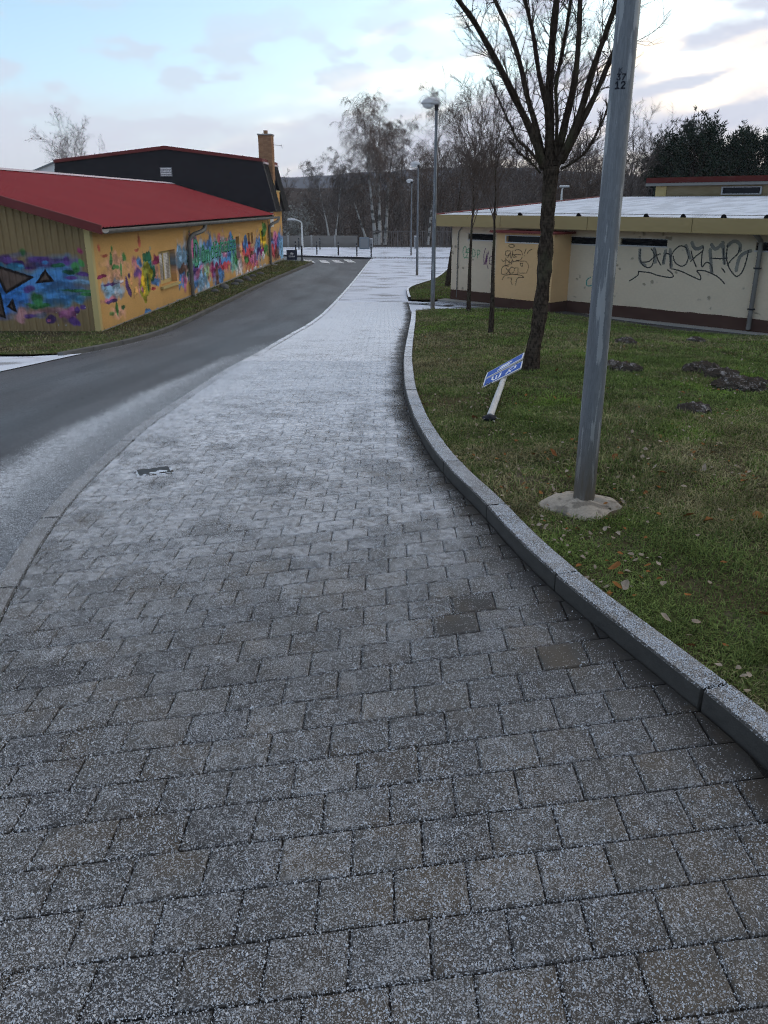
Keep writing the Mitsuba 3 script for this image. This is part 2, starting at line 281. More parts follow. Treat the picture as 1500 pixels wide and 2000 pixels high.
pv3 = strip(lambda Y: kerb_l(np.minimum(Y, 60.6)) + KW, edge_r, np.array([60.5, 60.8, 61.0]), 8, lambda X, Y: ground(X, Y) + .004)
struct('plaza', cat(pv1, pv2, pv3, pv4), 'm_white_pave', smooth=True)
# paving blocks: rows across the path, each block a chamfered prism of its own
_A = PI([-2, 1.0, 1.8, 3, 5, 7, 9, 11, 60], [.12, .14, .18, .27, .36, .22, .08, 0, 0])
def rowpt(t, x): return np.array([x, t + float(_A(t)) * (x + .5)])
yb = np.arange(-1.5, 27.51, .25)
path_poly = Polygon(np.vstack([np.c_[kerb_l(yb) + KW + .004, yb], np.c_[np.where(yb < 23.5, foot_r(np.minimum(yb, 23.5)), edge_r(np.maximum(yb, 23.4))) - .004, yb][::-1]]))
def block(poly, tone):
    q = poly.buffer(-.0030, join_style=2); 
    if q.is_empty or q.geom_type != 'Polygon' or q.area < .0012: return None
    o = np.array(q.exterior.coords)[:-1]
    if not q.exterior.is_ccw: o = o[::-1]
    c = o.mean(0); k = len(o); r = np.linalg.norm(o - c, axis=1, keepdims=True); inn = c + (o - c) * np.maximum(0, 1 - .008 / r)
    z = ground(o[:, 0], o[:, 1]) + rng.normal(0, .0005) + (o - c) @ rng.normal(0, .004, 2)
    vv = np.vstack([np.c_[inn, z], np.c_[o, z - .005], np.c_[o, z - .03]])
    i = np.arange(k); j = (i + 1) % k
    f = [np.stack([np.zeros(k - 2, int), i[1:-1], i[2:]], 1)] + [np.stack(x, 1) for x in ((i + k, j + k, j), (i + k, j, i), (i + 2 * k, j + 2 * k, j + k), (i + 2 * k, j + k, i + k))]
    d = foot_r(np.minimum(vv[:, 1], 23.5)) - vv[:, 0]
    return vv, np.vstack(f), np.c_[np.full(len(vv), tone), d]
bare_spots = [Point(*at(u, w, Y)[:2]) for u, w, Y in ((1072, 1272, 2.80), (902, 1232, 3.02), (945, 1190, 3.2))]
blocks, t, row = [], 0.62, 0
while t < 27:
    x0 = -2.4 + (row % 2) * .10 + rng.normal(0, .006); step = .165
    for k in range(22 if t < 24 else 18):
        xa = x0 + .2 * k * .965; xb = xa + .2 * .965
        q = Polygon([rowpt(t, xa), rowpt(t, xb), rowpt(t + step, xb), rowpt(t + step, xa)])
        if not q.intersects(path_poly): continue
        w = q if path_poly.contains(q) else q.intersection(path_poly)
        if w.geom_type != 'Polygon': continue
        bare = any(w.contains(s) for s in bare_spots)
        b = block(w, rng.uniform(.02, .98) + (1 if bare or False else 0))
        if b: c = w.centroid; blocks.append((c.x ** 2 + c.y ** 2 + EYE ** 2, b, c))
    t += step; row += 1
blocks.sort(key=lambda x: x[0])
inview = [b for b in blocks if b[2].y > 1.05 and abs(b[2].x) < .5 * b[2].y + .45]
rest = [b for b in blocks if not (b[2].y > 1.05 and abs(b[2].x) < .5 * b[2].y + .45)]
for _, (vv, f, u), c in inview[:300]: put('pavement', 'paver', (vv, f), 'm_paver', uv=u)
mb = MB()
for _, (vv, f, u), c in inview[300:] + rest: mb.add(vv, f, u)
put('pavement', 'paver_field', mb.mesh(), 'm_paver', kind='stuff', uv=mb.uv())
# frost crumbs as real grains on the nearest blocks and along the top of the kerb
fr = np.random.default_rng(17)
def crumbs(X, Y, Z, S):
    n = len(X); a = fr.uniform(0, 2 * np.pi, n)[:, None] + np.array([0, 2.1, 4.2]) + fr.normal(0, .25, (n, 3)); r = S[:, None] * fr.uniform(.6, 1.2, (n, 3))
    base = np.stack([X[:, None] + r * np.cos(a), Y[:, None] + r * np.sin(a), np.broadcast_to(Z[:, None] - .0006, (n, 3))], -1)
    apex = np.c_[X + fr.normal(0, .4, n) * S, Y + fr.normal(0, .4, n) * S, Z + S * fr.uniform(.7, 1.5, n)][:, None]
    o = np.arange(n)[:, None] * 4; return np.concatenate([base, apex], 1).reshape(-1, 3), np.vstack([o + np.array([[0, 1, 3]]), o + np.array([[1, 2, 3]]), o + np.array([[2, 0, 3]])])
N_ = 560000; Y = 1.05 + 10.5 * fr.random(N_) ** 1.55; X = np.maximum(-.58 * Y - .1, -2.2); X = X + (np.minimum(.55 * Y + .1, 1.3) - X) * fr.random(N_)
k_ = (X > kerb_l(Y) + .01) & (X < foot_r(Y) - .02); X, Y = X[k_], Y[k_]
den = (.46 + .40 * np.clip((Y - 1.9) / 3, 0, 1)) * (.35 + 1.3 * meshkit.fbm(np.c_[X * 34, Y * 34, X * 0], 2, 6)) * (.6 + .8 * meshkit.fbm(np.c_[X * 2.3, Y * 2.3, X * 0 + 2], 3, 2)) * np.clip((foot_r(Y) - X + .12 * (meshkit.fbm(np.c_[X * 6, Y * 6, X * 0 + 5], 2, 1) - .5) - .03) / .20, 0, 1)
den *= 1 - .45 * np.clip((X + .1 * (Y - 2.5) - .15) / .7, 0, 1) * np.clip((6 - Y) / 1.5, 0, 1)
for pt in bare_spots: den *= np.where((np.abs(X - pt.x) < .10) & (np.abs(Y - pt.y) < .085), .08, 1)
k_ = fr.random(len(X)) < den; X, Y = X[k_], Y[k_]; c1 = crumbs(X, Y, ground(X, Y) + .0008, (fr.gamma(4, .00034, len(X)) + .0005) * (1 + .5 * np.clip((Y - 4) / 5, 0, 1)))
N_ = 60000; Y = 1.9 + 6 * fr.random(N_) ** 1.2; X = foot_r(Y) + .006 + .106 * fr.random(N_); k_ = fr.random(N_) < -.16 + .9 * meshkit.fbm(np.c_[X * 30, Y * 30, X * 0], 2, 8); X, Y = X[k_], Y[k_]; c2 = crumbs(X, Y, ground(X, Y) + .0795, fr.gamma(4, .00042, len(X)) + .0006)
mat('m_frost', (.60, .62, .655), .6, .3)
scene['frost'] = mikit.ply(cat(c1, c2), 'm_frost'); labels['frost'] = {'kind': 'stuff', 'label': 'crumbs of hoar frost sprinkled over the paving blocks and kerb', 'category': 'frost'}
# verge, lawn and the small green patch
def wall_x(Y): return -.34 * 22 + .0388 * (Y - 22)
struct('verge', strip(-22, lambda Y: road_w(np.minimum(Y, 52.1)) - .13, np.arange(17.2, 53.1, .5), 24, lambda X, Y: ground(X, Y) + .03), 'm_lawn', smooth=True)
struct('side_pavement', strip(-22, lambda Y: road_w(Y) + .25, np.linspace(11, 17.22, 16), 14, lambda X, Y: ground(X, Y) - .018), 'm_white_pave', smooth=True)
PR, PL = np.array([9.264, 20.0]), np.array([2.1796, 27.66]); PW = (PL - PR) / np.linalg.norm(PL - PR); PQ = np.array([-PW[1], PW[0]])
def pav(s, o, z): return np.array([*(PR + PW * s + PQ * o), z])
def wall_line_y(X, o): # Y of the line parallel to the pavilion wall, o metres in front
    p = PR + PQ * o; return p[1] + (X - p[0]) * PW[1] / PW[0]
def lawn_far(X): return np.minimum(wall_line_y(X, 1.55), 23.2)
Xs = np.linspace(0, 1, 60); rows_ = []
LV = []; nyl = 90
for tt in Xs ** 1.5:
    X = tt * 17.0
    y1 = float(lawn_far(X + .8)); LV.append((X, y1))
lx = np.array([c[0] for c in LV]); ly = np.array([c[1] for c in LV]); s_ = np.linspace(0, 1, nyl)
YY = -3 + (ly[:, None] + 3) * s_[None]; XX = np.broadcast_to(lx[:, None], YY.shape) + foot_r(np.clip(YY, -3, 23.5)) + .12
ZZ = lawn_z(XX, YY) + .035 * (meshkit.fbm(np.stack([XX * 1.4, YY * 1.4, XX * 0], -1), 3, 4) - .5)
i, j = np.meshgrid(np.arange(59), np.arange(nyl - 1), indexing='ij'); a = (i * nyl + j).ravel()
struct('lawn', (np.stack([XX, YY, ZZ], -1).reshape(-1, 3), np.c_[a, a + nyl, a + nyl + 1, a + 1]), 'm_lawn', smooth=True)
sp = [pav(s, o, 0) for s in np.linspace(-9, 10.55, 30) for o in np.linspace(-.05, 1.9, 7)]
sp = np.array(sp); sp[:, 2] = ground(sp[:, 0], sp[:, 1]) + .012
i, j = np.meshgrid(np.arange(29), np.arange(6), indexing='ij'); a = (i * 7 + j).ravel()
dmat('m_wet_path', proc(lambda p, n, uv: mix(mix((.055, .052, .05), (.11, .105, .10), fbm(p.x * 3, p.y * 3, 0, 4)), (.55, .6, .68), smoothstep(3.9, 2.3, p.x + 1.2 * fbm(p.x * 2, p.y * 5, 0, 3)) * smoothstep(.40, .62, fbm(p.x * 4, p.y * 7, 3.0, 3)))))
struct('lawn_path', (sp, np.c_[a, a + 7, a + 8, a + 1]), 'm_wet_path')
struct('corner_lawn', strip(lambda Y: edge_r(Y) + .1, lambda Y: np.maximum(edge_r(Y) + .15, np.minimum(2.2 + (Y - 27.6) * .30, 12)), np.arange(27.6, 58, .6), 10, lambda X, Y: ground(X, Y) + .045), 'm_lawn', smooth=True)

# ------------------------------------------------------------------ kerbs, stone by stone
def kerb_stones(holder, fn, y0, y1, L, w, h, below, m, side, gap=.015, zoff=0.0, name='kerb_stone'):
    ys = np.linspace(y0, y1, 4000); xs = fn(ys); s = np.r_[0, np.cumsum(np.hypot(np.diff(xs), np.diff(ys)))]
    n = int(s[-1] / L); first = True
    for k in range(n):
        a, b = k * L + gap / 2, (k + 1) * L - gap / 2
        q = np.linspace(a, b, 5); y = np.interp(q, s, ys); x = np.interp(q, s, xs)
        tx, ty = np.gradient(x), np.gradient(y); l = np.hypot(tx, ty); nx_, ny_ = ty / l * side, -tx / l * side
        zj = rng.normal(0, .0012); lj = rng.normal(0, .003); r = .008; V = []
        prof = [(0, -below), (0, h - r), (r, h), (w - r, h), (w, h - r), (w, -below)]
        for i in range(5):
            z0 = float(ground(x[i], y[i])) + zoff + zj
            V += [[x[i] + nx_[i] * (o + lj), y[i] + ny_[i] * (o + lj), z0 + z] for o, z in prof]
        V = np.array(V); np_ = 6; F = []
        for i in range(4):
            for j in range(np_):
                A = i * np_ + j; B = i * np_ + (j + 1) % np_; F.append([A, B, B + np_, A + np_] if side > 0 else [A, A + np_, B + np_, B])
        F = np.array(F); F = np.vstack([F[:, [0, 1, 2]], F[:, [0, 2, 3]], [[0, j + 1, j] for j in range(1, 5)], [[24, 24 + j, 25 + j] for j in range(1, 5)]])
        u = np.c_[np.zeros(len(V)), np.tile([-.0 + z + below for _, z in prof], 5)]
        if first and holder not in scene:
            first = False
        put(holder, name, (V, F), m, uv=u)
    labels[holder] = {'kind': 'structure', 'label': STRUCT_LABELS[holder]}
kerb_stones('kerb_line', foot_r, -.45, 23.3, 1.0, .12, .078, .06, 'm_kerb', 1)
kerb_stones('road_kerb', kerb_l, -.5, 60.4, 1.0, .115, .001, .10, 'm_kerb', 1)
kerb_stones('verge_kerb', lambda Y: road_w(np.minimum(Y, 52.1)) - .13, 17.0, 52.0, 1.0, .13, .075, .10, 'm_verge_kerb', 1)
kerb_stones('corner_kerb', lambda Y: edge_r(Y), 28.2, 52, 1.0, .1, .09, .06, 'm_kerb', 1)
for (ua, va, Ya), (ub, vb, Yb) in (((608, 511, 53.0), (600, 506.5, 56.2)), ((637, 510.5, 53.6), (630, 506, 56.6)), ((664, 509, 54.6), (655, 505, 57.4)), ((688, 507.5, 56.0), (680, 504, 58.4))):
    A, B = at(ua, va, Ya)[:2], at(ub, vb, Yb)[:2]; d_ = (B - A) / np.linalg.norm(B - A); n_ = np.array([d_[1], -d_[0]])
    V = np.array([[*(A + d_ * a + n_ * o)] for a, o in ((0, -.26), (0, .26), (3.2, .26), (3.2, -.26))]); V = np.c_[V, ground(V[:, 0], V[:, 1]) - .027]
    put('road', 'crossing_stripe', (V, np.array([[0, 1, 2, 3]])), 'm_stripe')

# ------------------------------------------------------------------ the painted hall (red roof) and the dark-clad building behind it
HN = np.array([-.34 * 22, 22.0]); HD = np.array([.0388, 1.0]); HD /= np.linalg.norm(HD); HO = np.array([HD[1], -HD[0]])   # corner, along the wall, out towards the road
def hall(s, o, z): return np.array([*(HN + HD * s + HO * o), z])
def hallv(A): A = np.asarray(A, float); return np.c_[HN + A[:, :1] * HD + A[:, 1:2] * HO, A[:, 2]]
def on_wall(u, v):
    a = at(u, v, 1.0) - np.array([0, 0, EYE]); t = (HN @ HO) / (a[:2] @ HO); p = a * t; return float((p[:2] - HN) @ HD), float(EYE + p[2])
def on_gable(u, v):
    a = at(u, v, 1.0) - np.array([0, 0, EYE]); t = (HN @ HD) / (a[:2] @ HD); p = a * t; return float((p[:2] - HN) @ HO), float(EYE + p[2])
def slab_szo(poly, o0, o1):        # polygon in (s, z) given thickness from o0 out to o1
    v, f = extrude(poly, abs(o1 - o0)); return hallv(np.c_[v[:, 0], min(o0, o1) + v[:, 2], v[:, 1]]), f[:, ::-1]
def hbox(s0, s1, o0, o1, z0, z1):
    v = np.array([[s, o, z] for z in (z0, z1) for s, o in ((s0, o0), (s0, o1), (s1, o1), (s1, o0))]); return hallv(v), HEXF[:, ::-1]

PINK, LPINK, BLUE, SKYB, CYAN, MAG, PUR, RED, GRN, DGRN, YEL, OLV, WHT, TEAL, BRN, PEACH = ((.52, .16, .30), (.62, .34, .26), (.07, .21, .46), (.22, .40, .58), (.06, .30, .36), (.27, .03, .12), (.10, .05, .19), (.48, .07, .08), (.06, .22, .07), (.03, .12, .06),
    (.72, .46, .04), (.30, .29, .035), (.62, .60, .62), (.16, .42, .33), (.16, .08, .05), (.72, .36, .16))
M1 = [(760, 930, 90, 130, SKYB, .9), (860, 930, 110, 110, (.16, .34, .55), .9), (980, 900, 90, 100, BLUE, .9), (930, 1010, 120, 60, PINK, .9), (800, 1040, 70, 90, (.25, .35, .58), .9), (1060, 910, 60, 90, SKYB, .9), (1150, 930, 80, 90, (.45, .18, .28), .9), (1230, 890, 50, 80, SKYB, .9), (1350, 860, 40, 90, (.30, .25, .45), .9), (700, 1010, 50, 110, LPINK, .9), (460, 1060, 110, 110, PINK, .9), (230, 1090, 120, 60, LPINK, .9), (230, 1000, 120, 80, LPINK, .9), (225, 1175, 95, 75, SKYB, .5), (255, 1190, 45, 55, WHT, .9), (200, 1240, 75, 26, PINK, .6), (215, 1245, 60, 14, PUR, .3), (130, 1080, 50, 16, MAG, .3), (230, 1120, 75, 15, PUR, .3), (265, 1105, 45, 14, WHT, .6),
      (255, 1320, 60, 60, LPINK, .9), (245, 1290, 11, 55, GRN, .4), (215, 1335, 30, 18, GRN, .6), (285, 1285, 18, 20, DGRN, .4), (125, 890, 12, 50, RED, .7), (150, 935, 24, 16, RED, .6), (405, 840, 13, 52, RED, .6), (385, 885, 18, 14, RED, .6), (210, 890, 9, 42, GRN, .5),
      (205, 965, 14, 50, GRN, .5), (235, 1010, 22, 22, GRN, .5), (268, 1010, 11, 45, GRN, .4), (292, 945, 18, 34, GRN, .4), (375, 980, 34, 70, PINK, .7), (392, 1050, 24, 45, PUR, .4), (330, 1060, 10, 30, PUR, .3), (325, 1170, 14, 62, PUR, .3), (345, 1070, 9, 75, PEACH, .4),
      (370, 1190, 26, 34, PEACH, .25), (364, 1190, 16, 22, (.66, .40, .13), .2), (418, 1130, 28, 90, PINK, .6), (455, 980, 50, 75, CYAN, .4), (400, 960, 18, 50, BLUE, .5), (515, 960, 30, 42, MAG, .4), (522, 1040, 34, 44, LPINK, .4), (520, 1110, 40, 40, BLUE, .4), (500, 1160, 13, 13, RED, .3),
      (485, 1040, 20, 95, DGRN, .25), (445, 1075, 38, 138, OLV, .12), (424, 1085, 12, 95, YEL, .4), (458, 1090, 6, 100, DGRN, .5), (455, 935, 38, 32, DGRN, .2), (690, 950, 38, 70, SKYB, .5), (700, 1010, 26, 36, BRN, .4), (692, 1080, 28, 46, BLUE, .4), (715, 1100, 16, 50, PINK, .5),
      (675, 1262, 17, 22, SKYB, .15), (678, 1268, 8, 12, WHT, .2), (463, 1335, 26, 46, BLUE, .12), (468, 1345, 15, 34, SKYB, .2), (525, 1335, 26, 30, BLUE, .12), (527, 1342, 14, 20, WHT, .2), (790, 825, 14, 60, PUR, .6), (805, 930, 55, 90, SKYB, .7), (882, 870, 22, 95, BLUE, .5),
      (765, 935, 30, 118, DGRN, .1), (765, 935, 22, 104, PINK, .15), (766, 1000, 18, 42, TEAL, .2), (905, 930, 95, 55, TEAL, .5), (950, 930, 55, 62, SKYB, .4), (960, 815, 18, 42, RED, .6), (1003, 850, 32, 60, PINK, .5), (985, 840, 16, 45, WHT, .6), (1042, 880, 30, 75, BLUE, .4), (1015, 965, 46, 40, BLUE, .4),
      (800, 1075, 48, 55, BLUE, .5), (835, 1050, 34, 34, PINK, .5), (790, 1030, 22, 30, PUR, .5), (870, 1045, 26, 36, (.30, .45, .22), .5), (935, 1020, 42, 40, MAG, .4), (955, 1090, 34, 62, BLUE, .4), (940, 1070, 12, 50, BRN, .5), (995, 1000, 26, 22, RED, .3), (855, 1140, 32, 72, SKYB, .25),
      (858, 1165, 16, 36, WHT, .3), (945, 1142, 13, 20, WHT, .3), (1062, 960, 26, 62, TEAL, .4), (1075, 945, 14, 26, GRN, .3), (1100, 1015, 22, 42, WHT, .6), (1115, 890, 14, 70, PEACH, .5), (1128, 880, 13, 60, RED, .4), (1182, 935, 46, 76, RED, .4), (1195, 955, 26, 40, PINK, .5), (1185, 915, 14, 16, BRN, .3),
      (1150, 960, 12, 24, GRN, .3), (1140, 850, 16, 42, BLUE, .4), (1228, 830, 17, 50, BLUE, .4), (1215, 900, 16, 40, SKYB, .5), (1245, 890, 24, 36, PUR, .4), (1263, 900, 18, 24, MAG, .3), (1262, 800, 15, 66, YEL, .12), (1270, 752, 12, 32, GRN, .25), (1285, 880, 14, 34, GRN, .4), (1268, 930, 10, 18, WHT, .5),
      (1120, 1060, 9, 16, WHT, .2), (1150, 1048, 8, 14, WHT, .2), (1175, 1040, 8, 14, WHT, .2), (1205, 1028, 10, 20, WHT, .2), (1245, 1003, 8, 16, WHT, .2), (1272, 995, 8, 14, WHT, .2), (1332, 850, 22, 50, BLUE, .5), (1352, 800, 16, 50, PINK, .5), (1362, 850, 13, 60, MAG, .4), (1382, 850, 20, 95, BLUE, .5),
      (1335, 890, 20, 36, RED, .5), (1362, 920, 18, 40, BRN, .5), (1390, 900, 14, 80, SKYB, .5)]
def blobs(raw, ox, oy, k, fn):
    out = []
    for x, y, rx, ry, c, soft in raw:
        c0 = fn(ox + x / k, oy + y / k); a = fn(ox + (x - rx) / k, oy + y / k); b = fn(ox + (x + rx) / k, oy + y / k); u = fn(ox + x / k, oy + (y - ry) / k); l = fn(ox + x / k, oy + (y + ry) / k)
        g_ = 1.4 if k > 3.4 and x > 560 and fn is on_wall else 1.0; out.append(((a[0] + b[0]) / 2, c0[1], abs(b[0] - a[0]) / 2 * g_, abs(u[1] - l[1]) / 2 * g_, c, soft))
    return out
MURAL = blobs(M1, 160, 240, 1500 / 420, on_wall)
def paint(col, s, h, table, amp, fr):
    w1 = fbm(s * fr, h * fr, 0, 3) - .5; w2 = fbm(s * fr + 40, h * fr, 9, 3) - .5; vary = .55 + .95 * smoothstep(.30, .72, fbm(s * 3.2, h * 6.5, 3.0, 4))
    for s0, h0, rs, rh, c, soft in table:
        a = (s + amp * w1 * min(1.0, rs * 2.2) - s0) / rs; b = (h + amp * w2 * min(1.0, rh * 2.2) - h0) / rh
        e = dr.sqrt(a * a + b * b)
        col = mix(col, mi.Color3f(c) * vary, smoothstep(1.06, 1 - soft * .9 - .03, e) * (.93 if soft < .6 else .8))
    return col
def f_mural(p, n, uv):
    s = (p.x - HN[0]) * HD[0] + (p.y - HN[1]) * HD[1]
    base = mix((.60, .345, .125), (.68, .40, .16), fbm(s * .9, p.z * 1.1, 0, 4)) * (.94 + .12 * noise(s * 45, p.z * 45))
    base = mix(base, (.36, .22, .10), smoothstep(-1.2, -1.75, p.z + .5 * (fbm(s * 2, p.z, 0, 3) - .5)) * .5)
    return paint(base, s, p.z, MURAL, 1.0, 2.6)
dmat('m_mural', proc(f_mural))
M2 = [(250, 1280, 420, 130, (.06, .22, .42), .7), (420, 1420, 330, 80, (.07, .26, .40), .8), (330, 1200, 330, 40, PUR, .8), (200, 1330, 240, 120, BLUE, .6), (430, 1360, 200, 110, BLUE, .7), (60, 1400, 120, 200, (.04, .17, .46), .5), (40, 1160, 90, 50, PUR, .5), (150, 1130, 110, 26, (.25, .25, .34), .7), (170, 1120, 40, 40, GRN, .6), (130, 1190, 50, 26, PUR, .4), (280, 1170, 90, 26, PUR, .5), (200, 1220, 50, 12, PUR, .4), (320, 1190, 30, 18, BLUE, .5),
      (60, 1210, 120, 34, (.05, .30, .50), .6), (400, 1215, 50, 18, DGRN, .4), (470, 1260, 50, 18, DGRN, .4), (520, 1230, 40, 40, GRN, .5), (570, 1195, 34, 30, GRN, .4), (560, 1110, 32, 30, MAG, .7), (460, 1190, 30, 34, PUR, .5), (580, 1265, 70, 20, PUR, .4), (490, 1295, 60, 16, PUR, .4), (570, 1320, 90, 22, SKYB, .8),
      (200, 1375, 80, 30, PUR, .5), (130, 1385, 40, 18, BLUE, .5), (540, 1385, 120, 14, GRN, .4), (610, 1410, 50, 16, GRN, .4), (480, 1400, 60, 18, SKYB, .8), (260, 1440, 50, 36, GRN, .4), (230, 1480, 120, 22, GRN, .5), (330, 1475, 50, 18, GRN, .5), (560, 1450, 60, 40, (.07, .28, .5), .7), (380, 1520, 260, 36, (.36, .18, .22), .7), (170, 1560, 60, 50, (.45, .22, .24), .6),
      (300, 1550, 60, 30, (.15, .15, .19), .5), (230, 1555, 55, 24, PUR, .5), (50, 1580, 120, 30, (.20, .22, .36), .8), (475, 1550, 62, 66, (.30, .10, .22), .18), (460, 1530, 34, 34, (.45, .17, .28), .9), (490, 1600, 80, 42, PUR, .4), (372, 1585, 38, 36, PUR, .3), (352, 1590, 14, 12, PINK, .5), (545, 1520, 26, 24, PUR, .25), (590, 1500, 26, 20, PUR, .3), (545, 1610, 26, 20, PUR, .3),
      (395, 1535, 5, 5, WHT, .4), (412, 1625, 5, 6, WHT, .4), (460, 1625, 8, 6, WHT, .5), (538, 1550, 6, 6, WHT, .4), (600, 1500, 4, 5, WHT, .4)]
MURAL2 = blobs(M2, 0, 180, 3.571, on_gable)
TRI = [[on_gable(x / 3.571, 180 + y / 3.571) for x, y in t] for t in ([(-60, 1190), (250, 1288), (45, 1410)], [(318, 1228), (386, 1322), (248, 1336)], [(95, 1435), (127, 1542), (48, 1496)], [(-60, 1380), (10, 1400), (54, 1584), (-60, 1540)])]
def f_gable(p, n, uv):
    o = (p.x - HN[0]) * HO[0] + (p.y - HN[1]) * HO[1]; h = p.z
    rib = (-o / .18); rib = rib - dr.floor(rib); col = mix((.235, .165, .085), (.30, .215, .115), fbm(o * 1.5, h * .5, 0, 4)) * (.95 + .1 * noise(o * 9, h * .7))
    col = paint(col, o, h, MURAL2, .8, 2.4)
    for t in TRI:
        cx, cy = (float(c) for c in np.mean(t, 0))
        ins = mi.Float(9.0)
        for i in range(len(t)):
            (x0, y0), (x1, y1) = t[i], t[(i + 1) % len(t)]; l = math.hypot(x1 - x0, y1 - y0); nx_, ny_ = (y1 - y0) / l, -(x1 - x0) / l
            sg = -1 if nx_ * (cx - x0) + ny_ * (cy - y0) < 0 else 1
            ins = dr.minimum(ins, sg * (nx_ * (o - x0) + ny_ * (h - y0)))
        edge = mix((.025, .02, .02), (.13, .09, .075), smoothstep(.05, .10, ins)) * (.7 + .6 * fbm(o * 6, h * 6, 0, 3))
        col = mix(col, edge, smoothstep(-.01, .02, ins))
    return col
dmat('m_gable', proc(f_gable))
mat('m_red_roof', proc(lambda p, n, uv: mix((.285, .026, .030), (.33, .036, .038), fbm(p.x * .7, p.y * .7, 0, 3))), .6, .25)
mat('m_red_trim', proc(lambda p, n, uv: mix((.12, .020, .020), (.16, .03, .027), fbm(p.x * 2, p.y * 2, p.z * 2, 3))), .6, .25)
mat('m_gutter', proc(lambda p, n, uv: mix((.10, .092, .085), (.20, .19, .18), fbm(p.x * 5, p.y * 5, p.z * 5, 3))), .5, .5, metallic=.2)
dmat('m_cream', (.55, .43, .20)); dmat('m_ridge_frost', (.62, .52, .54)); dmat('m_orange_wall', proc(lambda p, n, uv: mix((.60, .345, .125), (.68, .40, .16), fbm(p.x * 1.2, p.y * 1.2, p.z * 1.2, 4))))
mat('m_dark_glass', (.015, .017, .022), .15, .6); dmat('m_slit', (.20, .13, .04)); dmat('m_white', (.70, .70, .70))
def f_black(p, n, uv):
    return (.0085 + .006 * fbm(p.x * 3, p.y * 3, p.z * 4, 3)) * mi.Color3f(.95, 1.0, 1.35)
mat('m_black_shingle', proc(f_black), .6, .25)
mat('m_black_side', (.010, .010, .0115), .85, .1)
dmat('m_chimney', proc(lambda p, n, uv: mix((.27, .15, .085), (.36, .21, .125), cell_rand(dr.floor((p.x + p.y) * 4), dr.floor(p.z * 13))) * (.75 + .25 * smoothstep(.08, .2, dr.abs(p.z * 13 - dr.floor(p.z * 13) - .5) * 2 * -1 + 1))))

HT = thing('painted_hall', 'low hall with bright red roof and colourful spray-painted mural on its orange wall', 'building')
SE = 26.3                                                            # end of the eave wall
wins = []
w0 = [on_wall(310, 490), on_wall(345, 487), on_wall(345, 553), on_wall(313, 556)]
wins.append((5.62, 7.50, -.86, .20))
wins += [(17.55, 18.30, -.74, .23), (20.38, 20.92, -.24, .31), (21.2, 21.75, -.24, .31), (24.1, 24.6, -.2, .30)]
wall_poly = sbox(0, -1.85, SE, 1.14).difference(unary_union([sbox(a, c, b, d) for a, b, c, d in wins]))
wk = put(HT, 'wall', slab_szo(wall_poly, 0, -.24), 'm_mural')
for k, (a, b, c, d) in enumerate(wins):
    if k == 0:
        wn = put(HT, 'window', hbox(a, b, -.235, -.19, c, d), 'm_cream')
        put(wn, 'pane', hbox(a + .16, b - .16, -.186, -.175, c + .13, d - .10), 'm_grid_pane')
        put(wn, 'mullion', hbox((a + b) / 2 - .035, (a + b) / 2 + .035, -.172, -.15, c + .10, d - .08), 'm_cream')
        put(wn, 'sill', hbox(a - .12, b + .12, -.18, .10, c - .10, c - .02), 'm_cream')
    else: put(HT, 'narrow_window', hbox(a, b, -.235, -.20, c, d), 'm_slit')
dmat('m_grid_pane', proc(lambda p, n, uv: mix((.33, .29, .25), (.66, .62, .58), smoothstep(.42, .7, fbm(p.y * 3.1, p.z * 1.4, 2.0, 4))) * (.75 + .35 * smoothstep(.1, .3, dr.abs(p.z * 22 - dr.floor(p.z * 22) - .5)))))
put(HT, 'plinth', hbox(-.03, SE, -.1, .045, -1.95, -1.50), 'm_plinth')
put(HT, 'corner_trim', cat(hbox(-.06, .10, -.02, .012, -1.75, 1.15), hbox(-.065, -.04, -.14, .012, -1.75, 1.15)), 'm_cream')
# corrugated gable cladding: one folded sheet under the rake
RO, RZ, EZ = -5.2, 2.62, 1.15                                          # ridge offset, ridge height, eave height
def rake(o): return EZ + (RZ - EZ) * (1 - abs(o - RO) / 5.2)
pr, x, k = [], 0.0, 0
while x > -10.3:
    pr += [(x, 0), (x - .075, 0), (x - .10, .03), (x - .155, .03), (x - .18, 0)]; x -= .18
pr = np.array(pr); zt = np.array([rake(o) - .06 for o, _ in pr])
gv = np.vstack([np.c_[-pr[:, 1] - .03, pr[:, 0] - .005, np.full(len(pr), -1.85)], np.c_[-pr[:, 1] - .03, pr[:, 0] - .005, zt]]); m_ = len(pr); i = np.arange(m_ - 1)
put(HT, 'gable_cladding', (hallv(gv), np.c_[i, i + 1, i + 1 + m_, i + m_]), 'm_gable', label='ribbed brown metal gable wall with blue and purple graffiti')
put(HT, 'rear_wall', cat(hbox(0, SE, -10.4, -10.2, -1.85, EZ), hbox(.0, .1, -10.2, -.25, -1.85, 1.1)), 'm_orange_wall')
